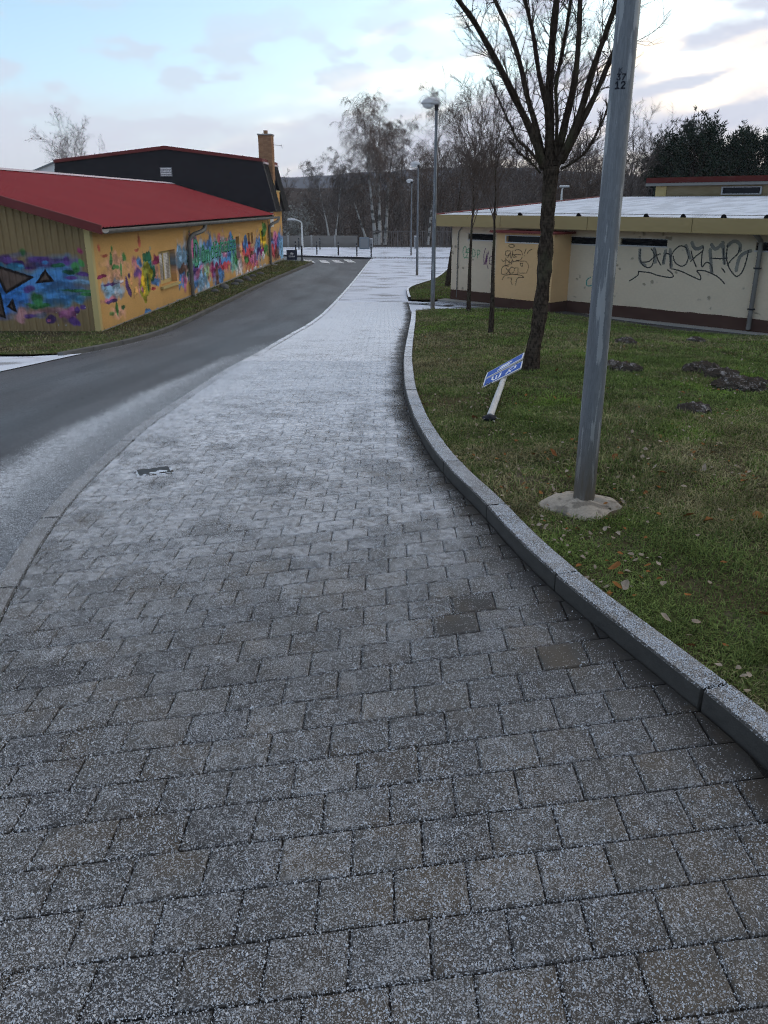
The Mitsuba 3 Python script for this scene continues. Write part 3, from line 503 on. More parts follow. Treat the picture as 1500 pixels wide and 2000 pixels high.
# trapezoid-sheet roof
rp, x = [], -.35
while x < SE: rp += [(x, 0), (x + .17, 0), (x + .19, .028), (x + .23, .028), (x + .25, 0)]; x += .25
rp = np.array(rp); m_ = len(rp); sl = (RZ - EZ) / 5.2
def roofside(o_e, z_e, o_r, z_r):
    A = np.c_[rp[:, 0], np.full(m_, o_e), z_e + .06 + rp[:, 1]]; B = np.c_[rp[:, 0], np.full(m_, o_r), z_r + .06 + rp[:, 1]]; i = np.arange(m_ - 1)
    return hallv(np.vstack([A, B])), np.c_[i, i + 1, i + 1 + m_, i + m_]
rk = put(HT, 'roof', cat(roofside(.42, EZ - .42 * sl, RO, RZ), roofside(RO - 5.6, EZ - .42 * sl, RO, RZ)), 'm_red_roof')
put(HT, 'roof_deck', cat((hallv([[-.3, .38, EZ - .12], [SE, .38, EZ - .12], [SE, RO, RZ + .03], [-.3, RO, RZ + .03], [-.3, .38, EZ - .17], [SE, .38, EZ - .17], [SE, RO, RZ - .05], [-.3, RO, RZ - .05]]), np.array([[0, 1, 2, 3], [7, 6, 5, 4], [0, 4, 5, 1], [0, 3, 7, 4]]))), 'm_dark_wood')
dmat('m_dark_wood', (.06, .05, .045))
for sgn, oe in ((1, .45), (-1, RO - 5.6)):
    z_e = EZ - .42 * sl
    put(rk, 'verge_board', (hallv([[-.40, oe, z_e - .10], [-.33, oe, z_e - .10], [-.33, RO, RZ - .10], [-.40, RO, RZ - .10], [-.40, oe, z_e + .12], [-.33, oe, z_e + .12], [-.33, RO, RZ + .12], [-.40, RO, RZ + .12]]), HEXF[:, ::-1] if sgn < 0 else HEXF), 'm_red_trim')
put(rk, 'ridge_cap', (hallv([[-.38, RO + .2, RZ + .05], [SE, RO + .2, RZ + .05], [SE, RO, RZ + .13], [-.38, RO, RZ + .13], [SE, RO - .2, RZ + .05], [-.38, RO - .2, RZ + .05]]), np.array([[0, 1, 2, 3], [3, 2, 4, 5]])), 'm_ridge_frost', label='frost-pale ridge cap')
def gutter_mesh(p0, p1, r, n=9):
    a = np.linspace(np.pi, 2 * np.pi, n); outp = []
    for rr in (r, r - .012): outp += [(rr * math.cos(t), rr * math.sin(t)) for t in (a if rr == r else a[::-1])]
    pr = np.array(outp); d = (p1 - p0); h = np.array([d[1], -d[0], 0]); h /= np.linalg.norm(h)
    A = p0 + pr[:, :1] * h + pr[:, 1:] * np.array([0, 0, 1]); B = A + d; k = len(pr); i = np.arange(k)
    return np.vstack([A, B]), np.c_[i, (i + 1) % k, (i + 1) % k + k, i + k]
gt = put(HT, 'gutter', gutter_mesh(hall(-.3, .52, EZ - .10), hall(SE + .5, .52, EZ - .16), .11), 'm_gutter')
for k in range(27): put(gt, 'bracket', hbox(-.1 + k, -.065 + k, .425, .615, EZ - .20, EZ - .185), 'm_gutter')
for s, zb in ((9.05, -1.62), (SE - .2, -1.60)):
    put(HT, 'downpipe', tube(curve([hall(s + .9, .52, EZ - .17), hall(s + .85, .50, EZ - .34), hall(s + .1, .16, EZ - .62), hall(s, .10, EZ - .85), hall(s, .10, -.2), hall(s, .10, zb + .18), hall(s + .03, .18, zb + .05), hall(s + .2, .42, zb - .02)], 40), .075, 12), 'm_gutter')
    for z in (-.1, -1.1): put(HT, 'pipe_clamp', hbox(s - .07, s + .07, .0, .16, z, z + .04), 'm_gutter')
# lettering of the mural, thin paint on the wall: Dům dětí mládeže
def wall_text(text, s0, z0, h, dep, slant=0.0, bold=True, squeeze=1.0):
    m = meshkit.text_mesh(text, h, .004, bold); v = np.array(m.vertices)
    return hallv(np.c_[s0 + (v[:, 0] + v[:, 1] * .12) * squeeze, dep + v[:, 2], z0 + v[:, 1] + v[:, 0] * slant]), np.array(m.faces)[:, ::-1]
dmat('m_letter_green', (.10, .40, .24)); dmat('m_letter_dark', (.015, .06, .035))
for txt, s0, z0, h, sq in (('D', 9.85, -.55, .95, .9), ('ům', 11.0, -.45, .55, 1.25), ('dětí', 12.55, -.40, .60, 1.25), ('mládeže', 14.3, -.28, .56, 1.0)):
    put(HT, 'mural_lettering', wall_text(txt, s0 + .03, z0 - .03, h, .003, squeeze=sq), 'm_letter_dark'); put(HT, 'mural_lettering', wall_text(txt, s0, z0, h, .0075, bold=False, squeeze=sq), 'm_letter_green')
# stones along the foot of the wall
for k, (s, o, r) in enumerate([(10.6, .55, .26), (11.7, .75, .20), (12.4, .5, .28), (13.6, .7, .24), (14.8, .6, .30), (15.7, .9, .2), (16.6, .6, .3), (18.0, .6, .22), (19.5, .7, .26)]):
    r *= .55; m = trimesh.creation.icosphere(2, r); v = np.array(m.vertices); v *= (1 + .5 * (meshkit.noise(v * 4 + k * 7, k) - .5))[:, None]; v *= [1.2, 1, .75]
    c = hall(s, o, 0); v += [c[0], c[1], float(ground(c[0], c[1])) + .06]
    ky = thing('rubble_stone', ['nearest', 'second nearest', 'third nearest', 'fourth', 'fifth', 'sixth', 'seventh', 'second farthest', 'farthest'][k] + ' of the grey-brown rubble stones along the foot of the painted wall', 'stone', 'rubble stones along the painted wall'); scene[ky] = mikit.ply((v, np.array(m.faces)), 'm_verge_kerb', smooth=40)

# dark building
DB = thing('dark_clad_building', 'tall black-clad building with red roof edge and brick chimney behind the red roof', 'building')
S0, S1 = 26.31, 31.4
front = Polygon([(.50, 1.24), (-.14, 3.78), (-5.4, 4.42), (-11.6, 3.74), (-12.0, 1.0), (-12.0, -1.9), (0, -1.9), (0, 1.24)])
v, f = extrude(front, .22); put(DB, 'front_wall', (hallv(np.c_[S0 + v[:, 2], v[:, 0], v[:, 1]]), f), 'm_black_shingle')
put(DB, 'side_wall', slab_szo(sbox(S0 + .225, -1.85, S1, 1.23).difference(sbox(27.1, -.33, 27.75, .12)), 0, -.24), 'm_mural', label='orange side wall with the end of the mural')
put(DB, 'side_window', hbox(27.1, 27.75, -.235, -.2, -.33, .12), 'm_slit')
put(DB, 'side_plinth', hbox(S0, S1, -.1, .045, -1.95, -1.50), 'm_plinth')
put(DB, 'rear_wall', hbox(S1 - .2, S1, -12, -.25, -1.9, 3.7), 'm_orange_wall')
def mans(s0, s1, z0, z1, name='mansard_panel'):
    oo = lambda z: .50 + (z - 1.24) / (3.78 - 1.24) * (-.64)
    V = [[s, oo(z) - dd, z] for dd in (0, .16) for s, z in ((s0, z0), (s1, z0), (s1, z1), (s0, z1))]
    put(DB, name, (hallv(V), np.array([[0, 1, 2, 3], [7, 6, 5, 4], [0, 4, 5, 1], [1, 5, 6, 2], [2, 6, 7, 3], [3, 7, 4, 0]])), 'm_black_side')
mans(S0 + .23, 28.2, 1.24, 3.70); mans(29.6, S1, 1.24, 3.70); mans(28.2, 29.6, 3.22, 3.70)
put(DB, 'dormer_wall', hbox(28.2, 29.6, -.2, .20, 1.235, 2.28), 'm_orange_wall'); dw = put(DB, 'dormer_window', hbox(28.25, 29.55, -.2, .04, 2.36, 3.2), 'm_dark_glass')
put(dw, 'frame', hbox(28.2, 28.6, -.21, .09, 2.37, 3.21), 'm_orange_wall'); put(dw, 'sill', hbox(28.2, 29.6, -.1, .24, 2.285, 2.355), 'm_cream')
for a, b in (((-.14, 3.78), (-5.4, 4.42)), ((-5.4, 4.42), (-11.6, 3.74))):
    V = [[s, o, z + h] for h in (0, .17) for s, (o, z) in ((S0 - .12, a), (S0 - .12, b), (S1 + .1, b), (S1 + .1, a))]
    put(DB, 'roof', (hallv(V), HEXF), 'm_red_trim')
put(DB, 'white_edge', cat(hbox(S0 + .3, S1 + .1, -.30, -.08, 3.705, 3.80)), 'm_ridge_frost')
ck = put(DB, 'chimney', hbox(28.0, 28.8, -.62, .12, 2.9, 5.22), 'm_chimney'); put(ck, 'cap', hbox(27.96, 28.84, -.66, .16, 5.22, 5.29), 'm_plinth'); put(ck, 'flue', lathe([[.12, 0], [.12, .2], [.001, .2]], 12, hall(28.4, -.25, 5.29)), 'm_chimney')
put(ck, 'aerial', cat(tube([hall(28.4, .12, 4.75), hall(28.4, .62, 4.72)], .012, 5), tube([hall(28.4, .60, 4.76), hall(28.4, .66, 4.58)], .015, 5)), 'm_gutter')
vk = put(DB, 'vent', hbox(S0 - .06, S0 - .02, -5.78, -5.12, 3.05, 3.52), 'm_pole_far', label='pale louvred vent in the black wall')
for k in range(5): put(vk, 'louvre', hbox(S0 - .10, S0 - .065, -5.74, -5.16, 3.09 + k * .085, 3.135 + k * .085), 'm_white')
put(DB, 'white_notice', hbox(S0 - .03, S0 - .005, .06, .36, .45, 1.20) if 0 else hbox(27.0, 28.1, .005, .03, .42, 1.22), 'm_white')
PB = thing('white_shed', 'sliver of a white gable showing left of the black-clad building', 'shed')
scene[PB + '__wall'] = mikit.ply((lambda A, Bq, C: (np.vstack([A, Bq, C, A + [0, 1, 0], Bq + [0, 1, 0], C + [0, 1, 0]]), np.array([[0, 1, 2], [3, 5, 4], [0, 3, 4], [0, 4, 1], [1, 4, 5], [1, 5, 2], [2, 5, 3], [2, 3, 0]])))(at(60, 338, 62), at(140, 338, 62), at(108, 318, 62)), 'm_white')
scene[PB + '__roof'] = mikit.ply((lambda A, Bq: (np.vstack([A, Bq, Bq + [0, 6, 0.1], A + [0, 6, .1], A + [0, 0, .12], Bq + [0, 0, .12], Bq + [0, 6, .22], A + [0, 6, .22]]), HEXF))(at(56, 339.5, 61.9), at(112, 316, 61.9)), 'm_pole_far')

# ------------------------------------------------------------------ the flat pavilion on the right
def pavv(A): A = np.asarray(A, float); return np.c_[PR + A[:, :1] * PW + A[:, 1:2] * PQ, A[:, 2]]
def pbox(s0, s1, o0, o1, z0, z1): return pavv([[s, o, z] for z in (z0, z1) for s, o in ((s0, o0), (s0, o1), (s1, o1), (s1, o0))]), HEXF
def on_pav(u, v, o=0.0):
    a = at(u, v, 1.0) - np.array([0, 0, EYE]); p0 = PR + PQ * o; t = (p0 @ PQ) / (a[:2] @ PQ); p = a * t; return (p[:2] - PR) @ PW, EYE + p[2]
def pslab(poly, o0, o1):
    v, f = extrude(poly, abs(o1 - o0)); return pavv(np.c_[v[:, 0], min(o0, o1) + v[:, 2], v[:, 1]]), f
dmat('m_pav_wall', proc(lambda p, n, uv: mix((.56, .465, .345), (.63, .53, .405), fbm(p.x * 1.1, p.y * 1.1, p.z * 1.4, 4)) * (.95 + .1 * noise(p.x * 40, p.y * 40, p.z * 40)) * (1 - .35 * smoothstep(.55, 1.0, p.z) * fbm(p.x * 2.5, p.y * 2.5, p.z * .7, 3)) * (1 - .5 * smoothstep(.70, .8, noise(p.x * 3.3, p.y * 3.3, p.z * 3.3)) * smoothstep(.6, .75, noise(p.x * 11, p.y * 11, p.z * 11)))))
dmat('m_annex', proc(lambda p, n, uv: mix((.56, .36, .18), (.63, .42, .225), fbm(p.x * 1.3, p.y * 1.3, p.z * 1.3, 4)) * (.95 + .1 * noise(p.x * 40, p.y * 40, p.z * 40))))
dmat('m_pav_plinth', proc(lambda p, n, uv: mix((.060, .032, .026), (.092, .054, .044), fbm(p.x * 2, p.y * 2, p.z * 4, 4))))
dmat('m_fascia', proc(lambda p, n, uv: mix((.31, .235, .115), (.38, .295, .155), fbm(p.x * .8, p.y * .8, p.z * 3, 4))))
mat('m_slat', (.020, .021, .026), .7, .2); mat('m_frame_pale', (.45, .45, .46), .5, .4)
dmat('m_frost_roof', proc(lambda p, n, uv: mix((.55, .58, .62), (.70, .74, .80), smoothstep(.3, .65, fbm(p.x * .9 + p.y * .9, (p.x - p.y) * 3, 0, 4)))))
PV = thing('flat_pavilion', 'low cream pavilion with ochre fascia and frosty roof, tagged with black graffiti', 'building')
pw = [(8.66, 9.75, .60, .775), (5.03, 6.0, .60, .78), (2.92, 4.29, .62, .79), (-.9, .62, .61, .80)]
pw_hole = unary_union([sbox(a, c, b, d) for a, b, c, d in pw])
put(PV, 'wall', pslab(sbox(-7, -1.0, 10.43, 1.2).difference(pw_hole), 0, -.25), 'm_pav_wall')
put(PV, 'end_wall', cat(pbox(10.18, 10.43, -9, -.255, -1.5, 1.25)), 'm_pav_wall')
pt = np.arange(-7, 10.44, .06); top = -.965 + .035 * (meshkit.fbm(np.c_[pt * 3, pt * 0, pt * 0], 4, 3) - .5)
put(PV, 'plinth', pslab(Polygon(list(zip(pt, top)) + [(10.44, -1.6), (-7, -1.6)]), -.2, .035), 'm_pav_plinth')
put(PV, 'apron', pbox(-7, 10.6, .036, .42, -1.5, -1.27), 'm_plinth', label='narrow concrete apron along the wall foot')
for a, b, c, d in pw:
    w = put(PV, 'vent_window', pbox(a, b, -.12, -.10, c, d), 'm_slat')
    put(w, 'frame', cat(pbox(a - .02, b + .02, -.05, .012, c - .03, c), pbox(a - .02, b + .02, -.05, .008, d, d + .015)), 'm_frame_pale')
    for k in range(int((d - c) / .035)): put(w, 'slat', pavv([[s, o, z] for s, o, z in ((a, -.03, c + .01 + k * .035), (b, -.03, c + .01 + k * .035), (b, -.085, c + .034 + k * .035), (a, -.085, c + .034 + k * .035))]) .reshape(-1, 3) if 0 else (pavv([(a, -.03, c + .01 + k * .035), (b, -.03, c + .01 + k * .035), (b, -.085, c + .034 + k * .035), (a, -.085, c + .034 + k * .035)]), np.array([[0, 1, 2, 3]])), 'm_slat')
# annex box
aw = sbox(5.86, -.97, 7.92, .86).difference(sbox(6.32, .62, 7.55, .785))
ax = put(PV, 'annex', pslab(aw, .6, .8), 'm_annex', label='orange projecting bay with a scribbled black tag')
put(ax, 'side', pbox(5.86, 6.0, .0, .598, -.97, .86), 'm_annex'); put(ax, 'side', pbox(7.78, 7.92, .0, .598, -.97, .86), 'm_annex'); put(ax, 'plinth', pbox(5.84, 7.94, .05, .82, -1.6, -.975), 'm_pav_plinth')
put(ax, 'canopy', pbox(5.72, 8.05, .0, .98, .865, .925), 'm_red_trim'); w = put(ax, 'window', pbox(6.32, 7.55, .70, .72, .62, .785), 'm_slat'); put(w, 'frame', cat(pbox(6.28, 7.59, .76, .815, .59, .618), pbox(6.28, 7.59, .76, .815, .787, .81), pbox(6.28, 6.315, .76, .813, .618, .787), pbox(7.555, 7.59, .76, .813, .618, .787)), 'm_frame_pale')
dmat('m_black_dull', (.010, .010, .012))
# fascia in panels, roof sheet with ribs
for a, b in ((10.55, 7.97), (7.97, 4.97), (4.97, 1.98), (1.98, -1.0), (-1.0, -4), (-4, -7)): put(PV, 'fascia_panel', pbox(b + .008, a - .008, .54, .62, .99 + .006 * rng.normal(), 1.335), 'm_fascia')
put(PV, 'end_fascia', pbox(10.55, 10.63, -9, .62, .985, 1.335), 'm_fascia')
put(PV, 'soffit', pbox(-7, 10.54, .0, .535, .985, 1.03), 'm_pav_wall')
zr = lambda o: 1.33 + (.6 - o) * .062
rf_ = put(PV, 'roof', (pavv([[-7, .56, zr(.56)], [10.6, .56, zr(.56)], [10.6, -8.5, zr(-8.5)], [-7, -8.5, zr(-8.5)], [-7, .56, zr(.56) - .2], [10.6, .56, zr(.56) - .2], [10.6, -8.5, zr(-8.5) - .2], [-7, -8.5, zr(-8.5) - .2]]), np.array([[0, 1, 2, 3], [4, 7, 6, 5], [0, 4, 5, 1], [1, 5, 6, 2], [2, 6, 7, 3]])), 'm_frost_roof', label='low roof white with frost')
put(rf_, 'verge_trim', (pavv([[10.55, .62, zr(.62) - .02], [10.68, .62, zr(.62) - .02], [10.68, -8.6, zr(-8.6) - .02], [10.55, -8.6, zr(-8.6) - .02], [10.55, .62, zr(.62) + .03], [10.68, .62, zr(.62) + .03], [10.68, -8.6, zr(-8.6) + .03], [10.55, -8.6, zr(-8.6) + .03]]), HEXF), 'm_red_trim')
for s in (8.26, 7.31, 5.31, 3.28, 2.27, 1.24, .22, -1.2, -3.2):
    a = np.linspace(0, np.pi, 9); prof = np.c_[np.cos(a) * .075, np.sin(a) * .10 - .01]; A = np.array([[s + x, .56, zr(.56) + z] for x, z in prof]); Bq = np.array([[s + x * .3, .44, zr(.44) + z * .25] for x, z in prof]); i = np.arange(8)
    put(rf_, 'rib_end', (pavv(np.vstack([A, Bq, [[s, .56, zr(.56)]], [[s, .44, zr(.44)]]])), np.vstack([np.c_[i, i + 1, i + 10], np.c_[i, i + 10, i + 9], np.c_[i + 1, i, np.full(8, 18)], np.c_[i + 9, i + 10, np.full(8, 19)]])), 'm_black_dull')
put(rf_, 'snow_rail', tube([pav(-7, .40, zr(.4) + .055), pav(10.4, .40, zr(.4) + .055)], .008, 5), 'm_gutter')
put(PV, 'downpipe', tube(curve([pav(.46, .5, 1.0), pav(.46, .35, .93), pav(.46, .12, .8), pav(.46, .10, .5), pav(.46, .10, -1.22)], 30), .055, 12), 'm_gutter')
for z in (.2, -.75): put(PV, 'pipe_clamp', pbox(.39, .53, .03, .17, z, z + .03), 'm_slat')
put(PV, 'conduit', tube(curve([pav(10.0, .02, .95), pav(10.12, .03, .84), pav(10.14, .03, .7), pav(10.14, .03, -1.2)], 14), .018, 6), 'm_gutter')
# graffiti: brush strokes of paint on the wall
def stroke(pts, w, fn, o, soft=False):
    q = [fn(*p) for p in pts]; q = curve(np.array(q), max(12, 6 * len(q)))
    n_ = len(q); ls = LineString(q).buffer(w / 2, quad_segs=4)
    v, f = extrude(ls, .002); return pavv(np.c_[v[:, 0], o + v[:, 2], v[:, 1]]), f
dmat('m_tag_black', proc(lambda p, n, uv: mix((.035, .034, .034), (.09, .085, .08), fbm(p.x * 8, p.y * 8, p.z * 8, 3)))); dmat('m_tag_grey', proc(lambda p, n, uv: mix((.15, .145, .13), (.30, .285, .25), fbm(p.x * 5, p.y * 5, p.z * 5, 3)))); dmat('m_tag_green', (.09, .27, .15)); dmat('m_tag_purple', (.13, .05, .12)); dmat('m_tag_teal', (.07, .25, .24)); dmat('m_tag_brown', (.10, .065, .04)); dmat('m_tag_pale', (.31, .29, .24))
Z2 = lambda x, y: (1200 + x / 5, 420 + y / 5)
F2 = lambda x, y: on_pav(*Z2(x, y))
big = [[(255, 340), (250, 420), (285, 495), (335, 515), (375, 480), (390, 400), (360, 330)], [(260, 460), (330, 455), (400, 400), (450, 380)], [(405, 340), (420, 420), (455, 490)], [(475, 465), (510, 375), (540, 385), (545, 520)], [(545, 520), (550, 420), (600, 330), (650, 300), (700, 320), (712, 370)], [(575, 400), (600, 470), (660, 500), (705, 470), (725, 400)],
       [(745, 450), (800, 400), (870, 330), (865, 310)], [(750, 350), (770, 430), (800, 505)], [(860, 360), (860, 505), (905, 460), (940, 480), (955, 550)], [(940, 420), (1020, 425), (1105, 420)], [(1065, 330), (1070, 420), (1075, 480)], [(1105, 300), (1095, 400), (1115, 500), (1150, 560), (1195, 600), (1245, 560), (1290, 440), (1310, 350)], [(1105, 490), (1150, 430), (1210, 370), (1225, 320)], [(1050, 520), (1080, 560)],
       [(150, 640), (200, 610), (235, 575), (235, 550), (330, 560), (430, 590), (540, 610), (575, 600), (520, 535)], [(560, 525), (640, 545), (740, 590), (840, 635), (845, 610), (805, 545), (850, 540), (950, 570), (1030, 620), (1075, 670)]]
def joined(parts): return cat(*parts)
soft = [[(250, 340), (250, 440), (300, 490)], [(390, 330), (400, 460)], [(760, 270), (800, 330), (860, 310)], [(950, 290), (985, 330), (1040, 290)], [(1060, 270), (1075, 470)], [(1190, 540), (1220, 420), (1330, 350)], [(700, 300), (740, 420)], [(545, 340), (555, 500)], [(1110, 300), (1180, 255), (1230, 300), (1225, 350)], [(935, 340), (950, 560)], [(500, 350), (480, 470)]]
for s in soft: put(PV, 'sprayed_haze', stroke(s, .085, F2, .0012 + .0002 * soft.index(s)), 'm_tag_grey')
put(PV, 'wall_tag', joined([stroke(s, .030, F2, .004) for s in big]), 'm_tag_black', label='large black spray-painted scrawl at the right')
Z3 = lambda x, y: (870 + x / 6, 440 + y / 6)
F3 = lambda x, y: on_pav(*Z3(x, y)); F3a = lambda x, y: on_pav(*Z3(x, y), .8)
gtag = [[(225, 245), (205, 300), (225, 385), (255, 340), (240, 260), (225, 245)], [(275, 270), (235, 320), (280, 320)], [(275, 270), (280, 380), (240, 380)], [(300, 280), (300, 370)], [(320, 280), (345, 300), (350, 350), (325, 370), (320, 290)], [(375, 385), (378, 290), (405, 300), (400, 335), (375, 345)]]
put(PV, 'wall_tag', joined([stroke(s, .022, F3, .0015) for s in gtag]), 'm_tag_green', label='small green tag near the left corner')
ptag = [[(470, 270), (450, 360), (455, 460), (490, 320), (470, 460), (510, 300), (485, 430), (500, 505)], [(550, 360), (515, 390), (515, 450), (560, 460), (555, 410), (535, 410)]]
put(PV, 'wall_tag', joined([stroke(s, .022, F3, .0015) for s in ptag]), 'm_tag_purple', label='small purple tag beside the orange bay')
btag = [[(740, 240), (775, 222), (812, 240), (775, 262), (740, 240)], [(760, 300), (715, 300), (700, 340), (725, 360), (755, 330), (730, 380)], [(765, 310), (770, 390), (790, 300)], [(790, 330), (800, 375), (830, 370), (800, 345), (885, 345)], [(810, 300), (850, 285), (895, 310), (900, 370), (870, 410), (830, 410)], [(660, 400), (680, 425), (710, 380)], [(700, 460), (715, 405), (750, 450), (700, 470)], [(745, 400), (760, 440), (790, 400), (770, 460)], [(790, 430), (830, 420), (860, 420)],
        [(740, 480), (690, 475), (655, 530), (665, 575), (710, 570), (745, 510)], [(710, 500), (760, 570)], [(750, 530), (775, 490), (810, 510), (800, 555), (760, 560), (750, 530)], [(815, 500), (850, 500), (850, 560), (810, 580)], [(885, 475), (880, 445), (905, 445), (900, 480), (885, 475)], [(665, 640), (700, 590), (800, 575), (880, 585), (920, 610), (860, 610), (830, 650), (825, 700)], [(730, 615), (780, 620), (770, 650), (785, 700)], [(945, 275), (925, 335)], [(925, 355), (930, 358)], [(960, 330), (985, 295), (1015, 285)]]
put(ax, 'tag', joined([stroke(s, .020, F3a, .8015) for s in btag]), 'm_tag_brown'); put(ax, 'tag', joined([stroke(s, .03, F3a, .8008) for s in [[(870, 430), (930, 420), (975, 480), (940, 560), (870, 560)]]]), 'm_annex_dim')
dmat('m_annex_dim', (.33, .20, .10))
Z5 = lambda x, y: on_pav(850 + x / 2.308, 320 + y / 2.308)
put(PV, 'wall_tag', joined([stroke(s, .028, Z5, .0015) for s in [[(700, 512), (682, 530), (685, 550), (705, 548)], [(708, 545), (712, 505), (728, 515), (712, 528)], [(735, 510), (735, 548)]]]), 'm_tag_teal', label='small teal tag half hidden by the lamp post')
# upper storey
def ubox(x0, x1, y0, y1, z0, z1): return bx(((x0 + x1) / 2, (y0 + y1) / 2, (z0 + z1) / 2), (x1 - x0, y1 - y0, z1 - z0))
dmat('m_grey_fascia', (.20, .195, .185)); dmat('m_stone_panel', proc(lambda p, n, uv: mix((.26, .20, .11), (.34, .27, .17), fbm(p.x * 3, p.y * 3, p.z * 5, 4)) * (1 - .5 * smoothstep(2.08, 1.85, p.z) * fbm(p.x * 5, 1.0, p.z * 3, 3))))
dmat('m_dull_red', (.085, .022, .02)); UO = -8.7; US, _ = on_pav(1280, 388, UO); UZ0 = 1.6
UZ = [on_pav(1400, v_, UO)[1] for v_ in (386, 362, 356, 345)]     # foot of the wall, underside, top of the fascia, top of the roof edge
UP = put(PV, 'upper_hall', pbox(-14, US, UO - 7, UO, -1.3, UZ[1]), 'm_stone_panel', label='raised rear hall with a long window under a red roof edge')
us = lambda u_: on_pav(u_, 370, UO)[0]
put(UP, 'corner_panel', pbox(us(1302), US + .01, UO + .003, UO + .03, UZ[0], UZ[1]), 'm_cream'); put(UP, 'fascia', pbox(-14.2, us(1270), UO - 7.4, UO + .35, UZ[1] + .004, UZ[2]), 'm_grey_fascia'); put(UP, 'roof', pbox(-14.3, us(1271), UO - 7.5, UO + .38, UZ[2] + .004, UZ[3]), 'm_dull_red')
wa, wb, wc, wd = us(1486), us(1413), on_pav(1450, 378, UO)[1], on_pav(1450, 366, UO)[1]
put(UP, 'window', pbox(wa, wb, UO + .003, UO + .02, wc, wd), 'm_slat'); put(UP, 'window_frame', cat(pbox(wa - .05, wb + .05, UO + .004, UO + .06, wc - .03, wc), pbox(wa - .05, wb + .05, UO + .004, UO + .06, wd, wd + .03), pbox(wa - .05, wa, UO + .004, UO + .055, wc, wd), pbox(wb, wb + .05, UO + .004, UO + .055, wc, wd)), 'm_frame_pale')
put(UP, 'flashing', pbox(-14, US - .02, UO + .004, UO + .15, UZ[0] - .3, UZ[0] - .01), 'm_slat')

# ------------------------------------------------------------------ street lamps, bollards, fences, cabinets, signs
def street_lamp(x, y, label, detailed=False, r0=.062):
    k = thing('street_lamp', label, 'street lamp', 'street lamps along the pavement'); z = float(ground(x, y)) + (.07 if y < 30 else .0); H = 5.15
    n = 40; zz = np.linspace(-.15, H, n); rr = np.interp(zz, [-.15, 1.05, 1.2, H], [r0, r0, r0 * .94, r0 * .62])
    if y < 6: rr = np.interp(zz, [-.15, H], [r0, r0 * .80])
    s = 40 if detailed else 14
    v, f = tubes(np.c_[np.full(n, x), np.full(n, y), z + zz][None], rr[None], s)
    ang = np.arctan2(v[:, 1] - y, v[:, 0] - x) / (2 * np.pi) + .5
    kp = put(k, 'pole', (v, f), 'm_galv', smooth=True, uv=np.c_[np.abs(ang * 2 - 1), v[:, 2] - z])
    # head: a flattened egg reaching out over the pavement
    m = trimesh.creation.icosphere(4, 1.0); hv = np.array(m.vertices); hv = hv * [.26, .14, .125]; hv[:, 2] = np.where(hv[:, 2] < 0, hv[:, 2] * .35, hv[:, 2] * (1.15 + .5 * hv[:, 0])); hv[:, 1] *= 1 - .35 * np.clip(hv[:, 0] / .26, 0, 1)
    put(k, 'lamp_head', (hv + [x - .15, y, z + H + .05], np.array(m.faces)), 'm_lamp_head', smooth=True)
    m = trimesh.creation.icosphere(3, 1.0); lv = np.array(m.vertices) * [.15, .105, .105]; lv[:, 2] = np.minimum(lv[:, 2], 0)
    put(k, 'lens', (lv + [x - .22, y, z + H + .025], np.array(m.faces)), 'm_lens', smooth=True)
    put(k, 'spigot', tube([[x, y, z + H - .12], [x, y, z + H + .05]], r0 * .85, 14), 'm_slat')
    return k, kp, z
LX, LY = 1.135, 4.385
k1, kp1, z1 = street_lamp(LX, LY, 'galvanised lamp post in the foreground on a concrete footing, stencilled 37 and 12', True, .060)
# stencilled numbers, paint bent round the pole
def pole_text(txt, z, h, a0, shade):
    m = meshkit.text_mesh(txt, h, .0012, True); v = np.array(m.vertices); r = .060 * (1 - .2 * (z / 5.3)) ; a = a0 + v[:, 0] / r
    put(k1, 'stencil', (np.c_[LX + (r + .0012 + v[:, 2]) * np.cos(a), LY + (r + .0012 + v[:, 2]) * np.sin(a), z1 + z + v[:, 1]], np.array(m.faces)), shade)
dmat('m_stencil', (.015, .018, .028)); dmat('m_stencil_worn', (.06, .065, .08))
face = math.atan2(-LY, -LX)
pz = lambda v_: at(1200, v_, LY)[2] - z1
pole_text('12', pz(176), .031, face - .62, 'm_stencil'); pole_text('37', pz(159), .026, face - .50, 'm_stencil'); pole_text('K', pz(146), .022, face - .38, 'm_stencil_worn')
mat('m_sticker', proc(lambda p, n, uv: mix((.20, .22, .25), (.29, .31, .34), fbm(p.x * 30, p.y * 30, p.z * 12, 3))), .6, .3)
# footing: a lumpy concrete collar
th = np.linspace(0, 2 * np.pi, 49)[:-1]; prof = [(.052, .07), (.075, .072), (.13, .062), (.20, .045), (.235, .02), (.25, -.06)]
cv = []
for j, (r, z) in enumerate(prof):
    rr = r * .93 * (1 + (.10 * np.cos(4 * th + .6) + .05 * np.sin(3 * th)) * (j > 1)); rr = rr * (1 + .12 * (meshkit.noise(np.c_[np.cos(th) * 2, np.sin(th) * 2, th * 0 + j * .2], 2) - .5))
    cv.append(np.c_[LX + rr * np.cos(th), LY + rr * np.sin(th), z1 - .02 + z + .02 * (meshkit.noise(np.c_[np.cos(th) * 3, np.sin(th) * 3, th * 0 + 4], 3) - .5)])
i, j = np.meshgrid(np.arange(len(prof) - 1), np.arange(48), indexing='ij'); a = i * 48 + j; b = i * 48 + (j + 1) % 48
put(k1, 'footing', (np.vstack(cv), np.stack([a, a + 48, b + 48, b], -1).reshape(-1, 4)), 'm_concrete', label='weathered rounded concrete footing', smooth=35)
street_lamp(1.37, 23.66, 'second lamp post from the front, standing at the end of the lawn kerb')
street_lamp(1.68, 43.36, 'third lamp post from the front, standing on the frosty plaza')
